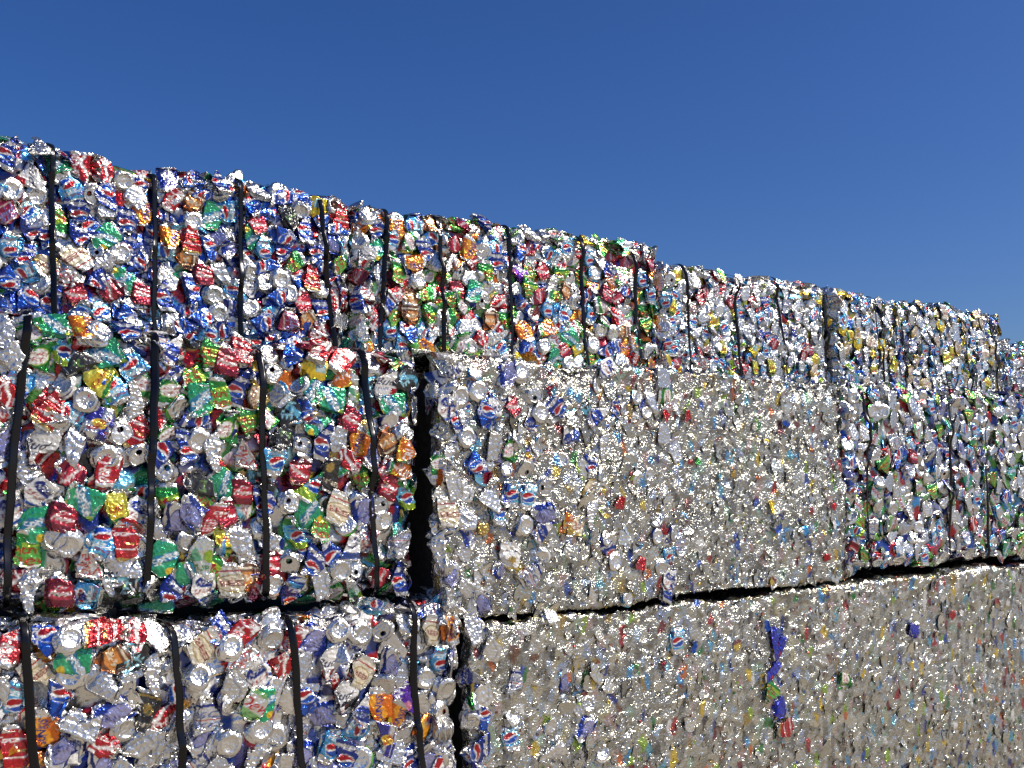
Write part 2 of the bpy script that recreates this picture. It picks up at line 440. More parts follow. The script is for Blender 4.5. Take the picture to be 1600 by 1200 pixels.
def crushed_can(R, style, nc=72, nb=38, lod=False):
    """style 'side': lies flat with its axis along Z and its outer side towards -Y;
       'lid' / 'base': that end faces -Y, the wall concertinaed behind it"""
    r, z, reg = can_profile(nb, lod)
    nr = len(r)
    th = np.arange(nc) / nc * 2 * math.pi
    X = r[:, None] * np.cos(th)[None]
    Y = r[:, None] * np.sin(th)[None]
    Z = np.repeat(z[:, None], nc, 1)
    if not lod and R.uniform() < .85:            # ring-pull tab, standing proud of the lid
        lidm = (np.arange(nr) >= nr - 8)[:, None]
        tab = lidm & (np.abs(X) < .0065) & (Y > -.004) & (Y < .016)
        Z = Z + tab * .0016
    P = np.stack([X, Y, Z], -1).reshape(-1, 3)
    P[:, 2] -= .061
    quads = grid_quads(nr, nc, True)
    if not lod and R.uniform() < .8:             # the drinking hole is open
        qc = P[quads].mean(1)
        hole = (quads[:, 0] // nc >= nr - 9) & (((qc[:, 0]) / .0085) ** 2 + ((qc[:, 1] + .0125) / .0075) ** 2 < 1)
        quads = quads[~hole]
    zz = P[:, 2].copy()
    wob = P.copy()
    if style == 'side':
        fy = R.uniform(.30, .55)
        endk = np.clip((np.abs(zz) - .040) / .02, 0, 1)
        e0, e1 = R.uniform(.05, .5), R.uniform(.05, .5)
        f = fy + (np.where(zz > 0, e1, e0) * endk) * (1 - fy)
        P[:, 1] *= f
        P[:, 0] *= 1 + (1 - f) * .42
        P = mirror_dents(P, R, R.integers(5, 10), True, .42, .88)
        P[:, 2] *= R.uniform(.72, 1.0)
        kx, ky = R.normal(0, 2.2), R.normal(0, 2.5)
        P[:, 0] += kx * (P[:, 2] ** 2) + R.normal(0, .12) * P[:, 2]
        P[:, 1] += ky * (P[:, 2] ** 2)
        P = mirror_dents(P, R, 5, False, .5, .9)
        # squashed at one end, a real crease across the wall
        zc = R.uniform(-.03, .03)
        P[:, 1] += R.uniform(-.008, .008) * np.exp(-((P[:, 2] - zc - .4 * P[:, 0]) / .006) ** 2)
        P[:, 0] *= 1 + R.uniform(-.35, .2) * np.clip((P[:, 2] * np.sign(R.normal()) + .01) / .05, 0, 1)
        for ax, lo, hi in ((0, .072, .100), (2, .088, .125)):
            ext = np.ptp(P[:, ax])
            P[:, ax] *= np.clip(ext, lo * R.uniform(1, 1.12), hi) / ext
        T = R.uniform(.006, .010)                 # pressed flat by the baler wall
        yy = P[:, 1] - P[:, 1].mean()
        P[:, 1] = np.where(yy < 0, -T * np.tanh(-yy / T), yy)
    else:
        k = R.uniform(.22, .5)
        mid = np.clip(1 - (np.abs(zz) - .035) / .02, 0, 1)
        fold = np.sin(zz / .122 * 2 * math.pi * R.uniform(2, 4) + R.uniform(0, 6) + 2 * np.sin(np.repeat(th[None], nr, 0).reshape(-1) * 2 + R.uniform(0, 6)))
        rad = 1 + mid * (.16 * fold + R.uniform(-.05, .1))
        P[:, 0] *= rad
        P[:, 1] *= rad
        P[:, 2] *= k
        P = mirror_dents(P, R, R.integers(1, 4), True, .62, .9)
        P[:, 0] *= R.uniform(.72, 1.05)
        P[:, 2] += R.normal(0, .25) * P[:, 0] * (1 if R.uniform() < .5 else 0)
        if style == 'lid':                        # +Z -> -Y
            P = np.stack([P[:, 0], -P[:, 2], P[:, 1]], -1)
        else:                                     # -Z -> -Y
            P = np.stack([P[:, 0], P[:, 2], -P[:, 1]], -1)
    P = wrinkle(P, R, .0030 if style == 'side' else .0010, 7, 80, 300)
    P = wrinkle(P, R, .0011 if style == 'side' else .0005, 6, 300, 700)
    P[:, 1] -= P[:, 1].min()                      # outermost point on the plane y = 0
    P[:, 0] -= (P[:, 0].max() + P[:, 0].min()) / 2
    P[:, 2] -= (P[:, 2].max() + P[:, 2].min()) / 2
    uu = np.repeat((th / (2 * math.pi))[None], nr, 0)
    # column 3/4 turn (the -Y side) is label centre one quarter along
    uu = ((uu - .75) + .25) % 1.0
    vv = np.repeat(np.clip((z - .008) / .103, 0, 1)[:, None], nc, 1)
    return P, quads, uu.reshape(-1), vv.reshape(-1), np.repeat(reg > 0, nc)

def can_ink(design, uu, vv, reg, R):
    col = sample_label(DESIGN[design], uu, vv)
    col[~reg] = (.71, .695, .65, 1.0)
    return col

CANS = {}       # (design, style) -> meshes
LOWS = []       # (P, quads, ink) plain low cans for the mass behind
R = np.random.default_rng(77)
for d in DN:
    n = 3 if d in ('pepsi', 'plain', 'coke', 'mtndew', 'dietpepsi', 'plain_b') else 2
    for i in range(n):
        P, q, uu, vv, reg = crushed_can(R, 'side')
        CANS.setdefault((d, 'side'), []).append(mesh_from('crushed_can', P, q, CAN_MAT, can_ink(d, uu, vv, reg, R)))
for style in ('lid', 'base'):
    for d in ('pepsi', 'plain', 'coke', 'mtndew', 'natural', 'dietpepsi'):
        P, q, uu, vv, reg = crushed_can(R, style)
        CANS.setdefault((d, style), []).append(mesh_from('crushed_can', P, q, CAN_MAT, can_ink(d, uu, vv, reg, R)))
END_DESIGNS = ['pepsi', 'plain', 'coke', 'mtndew', 'natural', 'dietpepsi']
LOWGEO = []
for i in range(10):
    LOWGEO.append(crushed_can(R, 'side' if i < 7 else ('lid' if i == 7 else 'base'), 12, 5, True))

# ------------------------------------------------------------------ torn fragments
def fragment(R):
    nc, nr = 22, 7
    th = np.arange(nc) / nc * 2 * math.pi
    rad = np.ones(nc)
    for k in range(1, 6):
        rad += R.normal(0, .22 / k ** .5) * np.cos(k * th + R.uniform(0, 6))
    rad = np.clip(rad, .35, 1.7)
    rr = np.linspace(.03, 1, nr)
    X = (rr[:, None] * rad[None] * np.cos(th)[None] * R.uniform(.55, 1.)).ravel()
    Z = (rr[:, None] * rad[None] * np.sin(th)[None]).ravel()
    P = np.stack([X, np.zeros_like(X), Z], -1) * .034
    P[:, 1] += R.normal(0, 6) * P[:, 0] ** 2 + R.normal(0, 6) * P[:, 2] ** 2
    P = mirror_dents(P, R, 3, False, .3, .8, 1.2, 1.9)
    P = wrinkle(P, R, .0034, 5, 60, 170)
    P[:, 1] -= np.quantile(P[:, 1], .12)
    P[:, 1] = .0035 * np.tanh(P[:, 1] / .008)
    for ax in (0, 2):
        P[:, ax] -= (P[:, ax].max() + P[:, ax].min()) / 2
        P[:, ax] *= R.uniform(.045, .062) / np.ptp(P[:, ax])
    return P, grid_quads(nr, nc, True), th, rr

GREYS = [(.60, .585, .50, 1.), (.50, .485, .415, .95), (.68, .66, .575, 1.), (.39, .38, .33, .9), (.55, .53, .45, .9), (.64, .62, .54, 1.), (.44, .43, .375, 1.), (.31, .30, .265, .9)]
TINTS = [(.52, .60, .66, .95), (.62, .58, .40, .95), (.60, .46, .42, .9), (.46, .52, .64, .95), (.48, .58, .46, .95), (.66, .62, .50, .95)]
BITS = [tuple(.8 * c + .2 * g for c, g in zip(x, (.42, .41, .38, .9))) for x in (RED, NAVY, BLUE, SKYB, GRN, LIME, ORA, YEL, GOLD, WHT, MAR, CYAN, BRN, BLK)]
INKS = [RED, NAVY, BLUE, SKYB, GRN, LIME, ORA, YEL, GOLD, WHT, MAR, CYAN, BRN, BLK]
FRAGS = {}
for key, cols, n in (('grey', GREYS, 14), ('bit', BITS, 28), ('ink', INKS, 14)):
    for i in range(n):
        P, q, th, rr = fragment(R)
        col = np.array(cols[i % len(cols)])
        ink = np.tile(col, (len(P), 1))
        # printed colour gives way to bare metal along a torn line, or carries a second ink
        c2 = np.array(GREYS[R.integers(len(GREYS))] if R.uniform() < .6 else BITS[R.integers(len(BITS))])
        if key != 'grey':
            d = R.normal(size=3); d[1] = 0; d /= np.linalg.norm(d)
            s = P @ d + .004 * np.sin(P[:, 2] * 300)
            ink[s > R.uniform(.0, .02)] = c2
        FRAGS.setdefault(key, []).append(mesh_from('can_fragment', P, q, FRAG_MAT, ink))

# ------------------------------------------------------------------ the ground
co = np.array([(-3000, -3000, 0), (3000, -3000, 0), (3000, 3000, 0), (-3000, 3000, 0)], float)
ground = bpy.data.objects.new('ground', mesh_from('ground', co, np.array([[0, 1, 2, 3]]), GROUND_MAT))
ground['kind'] = 'structure'
C.objects.link(ground)

# ------------------------------------------------------------------ bales
def fract_noise(u, v, R, f0, octs=4):
    out = np.zeros_like(u)
    a = 1.0
    for o in range(octs):
        for _ in range(3):
            k = R.uniform(.7, 1.3) * f0 * 2 ** o
            t = R.uniform(0, 6.28)
            out += a / 3 * np.sin((u * math.cos(t) + v * math.sin(t)) * k + 1.2 * np.sin((v * math.cos(t) - u * math.sin(t)) * k * .7 + R.uniform(0, 6)) + R.uniform(0, 6))
        a *= .55
    return out

class Bale:
    def __init__(self, name, x, y, z, L, H, depth, roll, yaw, label, seed, straps=(), group='stacked bales of crushed cans', radius=.055, bulge=.016):
        self.L, self.H, self.D, self.r = L, H, depth, radius
        self.straps = straps
        self.R = np.random.default_rng(seed)
        self.seed = seed
        self.bulge = bulge
        e = bpy.data.objects.new(name, None)
        e.empty_display_size = .2
        e.location = (x, y, z)
        e.rotation_euler = (0, math.radians(roll), math.radians(yaw))
        e['label'] = label
        e['category'] = 'can bale'
        e['group'] = group
        C.objects.link(e)
        self.e = e
        self.nparts = 0

    def strap_u(self, s, v):
        f = np.clip(v / self.H, -.1, 1.1)
        return s[1] + (s[0] - s[1]) * f

    def offset(self, u, v):
        """how far the surface stands out of the flat face: bulges between straps, dips under them"""
        u = np.asarray(u, float); v = np.asarray(v, float)
        o = .012 * fract_noise(u, v, np.random.default_rng(self.seed + 9), 5., 2) + .022 * np.clip((v - self.H + .10) / .1, 0, 1) * fract_noise(u, v * 0, np.random.default_rng(self.seed + 19), 9., 3)
        if self.straps:
            d = np.min([np.abs(u - self.strap_u(s, v)) for s in self.straps], 0)
            o = o + self.bulge * (1 - np.exp(-(d / .07) ** 2)) - self.bulge
        return o

    def surf(self, u, v, extra=0.0):
        """unrolled face coordinates -> local position and outward normal of the rounded block"""
        u = np.asarray(u, float); v = np.asarray(v, float)
        r = self.r
        cu = np.clip(u, r, self.L - r); cv = np.clip(v, r, self.H - r)
        du, dv = u - cu, v - cv
        au = np.minimum(np.abs(du) / r, math.pi / 2); av = np.minimum(np.abs(dv) / r, math.pi / 2)
        eu = np.maximum(0, np.abs(du) - r * math.pi / 2); ev = np.maximum(0, np.abs(dv) - r * math.pi / 2)
        x = cu + np.sign(du) * r * np.sin(au)
        z = cv + np.sign(dv) * r * np.sin(av)
        y = r * (1 - np.cos(au)) + r * (1 - np.cos(av)) + eu + ev
        n = np.stack([np.sign(du) * np.sin(au), -np.cos(au) * np.cos(av), np.sign(dv) * np.sin(av)], -1)
        n /= np.linalg.norm(n, axis=-1, keepdims=True)
        p = np.stack([x, y, z], -1) + n * (self.offset(u, v) + extra)[..., None]
        return p, n

    def frame(self, p, n, ang, tilt):
        """matrix whose -Y looks along n, turned by ang about it, tipped by tilt"""
        yax = Vector(-n)
        up = Vector((0, 0, 1))
        if abs(n[2]) > .9:
            up = Vector((0, 1 if n[2] > 0 else -1, 0))
        xax = yax.cross(up).normalized()
        zax = xax.cross(yax).normalized()
        M = Matrix((xax, yax, zax)).transposed()
        M = M @ Matrix.Rotation(ang, 3, 'Y') @ Matrix.Rotation(tilt[0], 3, 'X') @ Matrix.Rotation(tilt[1], 3, 'Z')
        return Matrix.Translation(Vector(p)) @ M.to_4x4()

    def add(self, name, me, M=Matrix.Identity(4), scale=(1, 1, 1)):
        o = bpy.data.objects.new(name, me)
        o.parent = self.e
        o.matrix_local = M @ Matrix.Diagonal((*scale, 1))
        C.objects.link(o)
        self.nparts += 1
        return o

    def put_can(self, u, v, design, style, ang, out=0.0, tilt=None, scale=1.0):
        R = self.R
        if style == 'side':
            ms = CANS[(design, 'side')]
        else:
            d = design if (design, style) in CANS else END_DESIGNS[R.integers(len(END_DESIGNS))]
            ms = CANS[(d, style)]
        me = ms[R.integers(len(ms))]
        p, n = self.surf(np.array(u), np.array(v), np.array(out))
        if tilt is None:
            t = .09 if style == 'side' else .20
            tilt = (R.normal(0, t), R.normal(0, t))
        sx = 1 if R.uniform() < .5 or style == 'side' else -1
        return self.add('can', me, self.frame(p, n, ang, tilt), (scale * sx, scale, scale))

    def fill_cans(self, heroes, palette, spacing, ends, cap, vtop, umin=-.03, umax=None, vmin=-.01, scale=1.0, vertical=0.0):
        """heroes: (u, v, design, style, angle); the rest by dart throwing between them"""
        R = self.R
        umax = self.L + .04 if umax is None else umax
        pts = []
        for (u, v, d, s, a) in heroes:
            self.put_can(u, v, d, s, math.radians(a) if s == 'side' else R.uniform(0, 6.28), .006 + R.uniform(-.003, .003), (R.normal(0, .08), R.normal(0, .08)) if s == 'side' else (R.normal(0, .15), R.normal(0, .15)), scale * R.uniform(.98, 1.06))
            pts.append((u, v))
        names = [p[0] for p in palette]
        w = np.array([p[1] for p in palette], float); w /= w.sum()
        P = np.array(pts).reshape(-1, 2)
        tries = 0
        sp = spacing
        while self.nparts < cap and tries < 9000:
            tries += 1
            if tries % 1500 == 0:
                sp *= .93
            u, v = R.uniform(umin, umax), R.uniform(vmin, vtop)
            if len(P) and np.min((P[:, 0] - u) ** 2 + (P[:, 1] - v) ** 2) < sp * sp:
                continue
            P = np.vstack([P, (u, v)])
            d = names[R.choice(len(names), p=w)]
            s = 'side' if R.uniform() > ends else ('lid' if R.uniform() < .45 else 'base')
            a = R.uniform(0, 6.28) if R.uniform() > vertical else R.normal(0, .25)
            self.put_can(u, v, d, s, a, R.uniform(-.009, .005), None, scale * R.uniform(.95, 1.12))
        return P

    def mass(self, name, palette, n, umin, umax, vmin, vmax, inset=.012, scale=1.0):
        """the cans pressed in behind the outer ones, one mesh"""
        R = self.R
        names = [p[0] for p in palette]
        w = np.array([p[1] for p in palette], float); w /= w.sum()
        co, qs, ink = [], [], []
        base = 0
        spots = []
        k = .082 * scale
        for (a0, a1, b0, b1, st) in ((-.04, self.L + .04, max(vmin, -.03), self.H + .08, k), (umin, -.04, vmin, self.H, .098), (self.L + .04, umax, vmin, self.H, .098), (0, self.L, self.H + .08, vmax, .098)):
            if a1 <= a0 or b1 <= b0:
                continue
            nu, nv = max(1, int((a1 - a0) / st)), max(1, int((b1 - b0) / st))
            spots += [(a0 + (i + .5 + R.uniform(-.35, .35)) * (a1 - a0) / nu, b0 + (j + .5 + R.uniform(-.35, .35)) * (b1 - b0) / nv) for i in range(nu) for j in range(nv)]
        for (u, v) in spots:
            if True:
                on_front = (-.03 < u < self.L + .03) and (-.02 < v < self.H + .06)
                p, nn = self.surf(np.array(u), np.array(v), np.array(-(inset if on_front else .006) - R.uniform(0, .02)))
                M = np.array(self.frame(p, nn, R.uniform(0, 6.28), (R.normal(0, .3), R.normal(0, .3))))
                P, q, uu, vv, reg = LOWGEO[R.integers(len(LOWGEO))]
                s = scale * R.uniform(1.05, 1.3)
                co.append((P * s) @ M[:3, :3].T + M[:3, 3])
                qs.append(q + base)
                base += len(P)
                ink.append(can_ink(names[R.choice(len(names), p=w)], uu, vv, reg, R))
        me = mesh_from(name, np.vstack(co), np.vstack(qs), CAN_MAT, np.vstack(ink))
        o = self.add(name, me, Matrix.Identity(4))
        o['kind'] = 'stuff'
        return o

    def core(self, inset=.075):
        """closed block inside, slightly uneven, its colour darkened as painted shade"""
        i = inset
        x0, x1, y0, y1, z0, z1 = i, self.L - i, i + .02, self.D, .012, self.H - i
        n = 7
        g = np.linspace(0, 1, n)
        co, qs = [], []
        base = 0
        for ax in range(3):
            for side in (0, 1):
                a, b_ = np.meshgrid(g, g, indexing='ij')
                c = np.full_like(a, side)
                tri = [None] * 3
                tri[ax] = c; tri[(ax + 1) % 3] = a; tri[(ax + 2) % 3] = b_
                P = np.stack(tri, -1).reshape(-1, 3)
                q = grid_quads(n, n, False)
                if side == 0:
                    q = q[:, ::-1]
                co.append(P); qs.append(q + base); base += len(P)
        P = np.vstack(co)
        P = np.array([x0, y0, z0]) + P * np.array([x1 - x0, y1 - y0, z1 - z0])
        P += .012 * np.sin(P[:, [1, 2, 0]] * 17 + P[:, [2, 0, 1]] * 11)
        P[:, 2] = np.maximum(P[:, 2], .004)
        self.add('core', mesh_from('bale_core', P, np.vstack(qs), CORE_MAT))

    def add_straps(self, width=.021, vtop=.5):
        for k, s in enumerate(self.straps):
            R = self.R
            w = width * (s[2] if len(s) > 2 else 1.0)
            v0 = -.12 if len(s) < 5 else s[3] * self.H
            v1 = self.H + vtop if len(s) < 5 else s[4] * self.H
            v = np.arange(v0, v1, .008)
            uc = self.strap_u(s, v) + .005 * np.sin(v * R.uniform(4, 9) + R.uniform(0, 6)) + .0012 * np.sin(v * R.uniform(25, 45))
            ext = .0125 + .0035 * np.sin(v * R.uniform(8, 20) + R.uniform(0, 6)) + .001 * np.sin(v * 55 + R.uniform(0, 6))
            for _ in range(R.integers(1, 4)):
                A = R.uniform(.006, .026)
                ext = ext + A * np.exp(-((v - R.uniform(.1, .9) * self.H) / (A * R.uniform(1.7, 2.4))) ** 2)
            tw = .35 * np.sin(v * R.uniform(3, 9) + R.uniform(0, 6)) * w / 2
            pc, n = self.surf(uc, v, ext)
            uax = np.array([1., 0, 0])
            rows = []
            for (du, dn) in ((-1, .0006), (-.5, .001), (.5, .001), (1, .0006), (1, -.0004), (-1, -.0004)):
                rows.append(pc + uax * (du * w / 2) + n * (dn + du * tw)[:, None] if np.ndim(tw) else 0)
            P = np.stack(rows, 1).reshape(-1, 3)
            q = grid_quads(len(v), 6, True)
            self.add('strap', mesh_from('steel_strap', P, q, STRAP_MAT))

    def pressed_sheet(self, name, cell, res, umin, umax, vmin, vmax, colour, stretch=1.6, inset=.012, tilt=.09, step=.0014, mat=None):
        """face pressed so hard that the cans are torn flakes: each flake a facet with its own tilt"""
        R = self.R
        nu, nv = int((umax - umin) / res), int((vmax - vmin) / res)
        u, v = np.meshgrid(np.linspace(umin, umax, nu), np.linspace(vmin, vmax, nv))
        uw = u + .006 * fract_noise(u, v, R, 60., 3)
        vw = v + .006 * fract_noise(u, v, R, 60., 3)
        gu, gv = cell, cell * stretch
        ci, cj = np.floor(uw / gu).astype(int), np.floor(vw / gv).astype(int)
        oi, oj = ci.min() - 2, cj.min() - 2
        shp = (ci.max() - oi + 3, cj.max() - oj + 3)
        su, sv = R.uniform(0, 1, shp), R.uniform(0, 1, shp)
        best = np.full(u.shape, 1e9); bi = np.zeros(u.shape, int); bj = np.zeros(u.shape, int)
        for a in (-1, 0, 1):
            for b_ in (-1, 0, 1):
                i, j = ci + a - oi, cj + b_ - oj
                pu, pv = (ci + a + su[i, j]) * gu, (cj + b_ + sv[i, j]) * gv
                d = ((uw - pu) / gu) ** 2 + ((vw - pv) / gv) ** 2
                k = d < best
                best[k] = d[k]; bi[k] = i[k]; bj[k] = j[k]
        tx, ty, h = R.normal(0, tilt, shp), R.normal(0, tilt, shp), R.normal(0, step, shp)
        ca, cf, cm, cp = R.uniform(0, 6.28, shp), R.uniform(220, 560, shp), R.uniform(.0002, .0012, shp), R.uniform(0, 6.28, shp)
        pu, pv = (bi + oi + su[bi, bj]) * gu, (bj + oj + sv[bi, bj]) * gv
        hh = h[bi, bj] + tx[bi, bj] * (u - pu) + ty[bi, bj] * (v - pv)
        cr_ = (u * np.cos(ca[bi, bj]) + v * np.sin(ca[bi, bj])) * cf[bi, bj] + cp[bi, bj] + 1.4 * np.sin((u - v) * 130)
        hh += cm[bi, bj] * (1 - 2 * np.abs(np.sin(cr_)) ** .7)
        hh += .0012 * fract_noise(u, v, R, 170., 3)
        hh += .0018 * (1 - np.abs(fract_noise(u, v, R, 75., 2))) 
        hh += .007 * np.clip((v - self.H + .07) / .06, 0, 1) * fract_noise(u, v, R, 70., 3)
        hh = np.clip(hh, -.016, .012)
        idx = R.uniform(0, 1, shp)
        pal = colour(R, shp, oi, oj, gu, gv)
        ink = pal[bi, bj]
        p, n = self.surf(u, v, hh - inset)
        me = mesh_from(name, p.reshape(-1, 3), grid_quads(nv, nu, False), mat or PRESS_MAT, ink.reshape(-1, 4))
        o = self.add(name, me, Matrix.Identity(4))
        o['kind'] = 'stuff'
        return o

    def fragments(self, spots, n, umin, umax, vmin, vmax, bitshare, smin=.8, smax=1.5):
        R = self.R
        for (u, v, k, s) in spots:
            p, nn = self.surf(np.array(u), np.array(v), np.array(.001))
            self.add('can_fragment', FRAGS['ink'][k], self.frame(p, nn, R.uniform(0, 6.28), (R.normal(0, .1), R.normal(0, .1))), (s, s, s))
        for i in range(n):
            u, v = R.uniform(umin, umax), R.uniform(vmin, vmax)
            key = 'bit' if R.uniform() < bitshare else 'grey'
            me = FRAGS[key][R.integers(len(FRAGS[key]))]
            s = R.uniform(smin, smax) * (.62 if key == 'bit' else 1)
            p, nn = self.surf(np.array(u), np.array(v), np.array(R.uniform(-.012, -.006)))
            self.add('can_fragment', me, self.frame(p, nn, R.uniform(0, 6.28), (R.normal(0, .10), R.normal(0, .10))), (s, s, s))

    def small_bits(self, name, n, umin, umax, vmin, vmax, bitshare, dens=None, smin=.2, smax=.5):
        """countless slivers of torn can, one mesh"""
        R = self.R
        co, qs, ink = [], [], []
        base = 0
        g = []
        for i in range(16):
            P, q, th, rr = fragment(R)
            P = P.reshape(7, 22, 3)[[0, 2, 4, 6]][:, ::2].reshape(-1, 3)
            g.append((P, grid_quads(4, 11, True)))
        for i in range(n):
            u, v = R.uniform(umin, umax), R.uniform(vmin, vmax)
            P, q = g[R.integers(16)]
            bit = R.uniform() < bitshare
            s = R.uniform(smin, smax) * (.65 if bit else 1)
            p, nn = self.surf(np.array(u), np.array(v), np.array(R.uniform(-.011, -.006)))
            M = np.array(self.frame(p, nn, R.uniform(0, 6.28), (R.normal(0, .10), R.normal(0, .10))))
            co.append((P * s * np.array([1, 1.3, 1])) @ M[:3, :3].T + M[:3, 3])
            qs.append(q + base); base += len(P)
            c = BITS[R.integers(len(BITS))] if bit else GREYS[R.integers(len(GREYS))]
            ink.append(np.tile(c, (len(P), 1)))
        o = self.add(name, mesh_from(name, np.vstack(co), np.vstack(qs), FRAG_MAT, np.vstack(ink)), Matrix.Identity(4))
        o['kind'] = 'stuff'

def ink_palette(names):
    cols = []
    for d, w in names:
        im = DESIGN[d].reshape(-1, 4)
        cols += [im[k] for k in (2000, 9000, 10400, 15000)] * max(1, int(w))
    cols = np.array(cols)
    def f(R, shp, oi, oj, gu, gv):
        return cols[R.integers(len(cols), size=shp)]
    return f

def grey_palette(share, greenish=None):
    def f(R, shp, oi, oj, gu, gv):
        g = np.array(GREYS)[R.integers(len(GREYS), size=shp)]
        b = np.array(BITS)[R.integers(len(BITS), size=shp)]
        k = R.uniform(size=shp) < share
        g[k] = b[k]
        k = (R.uniform(size=shp) < .22) & ~k
        g[k] = np.array(TINTS)[R.integers(len(TINTS), size=shp)][k]
        return g
    return f

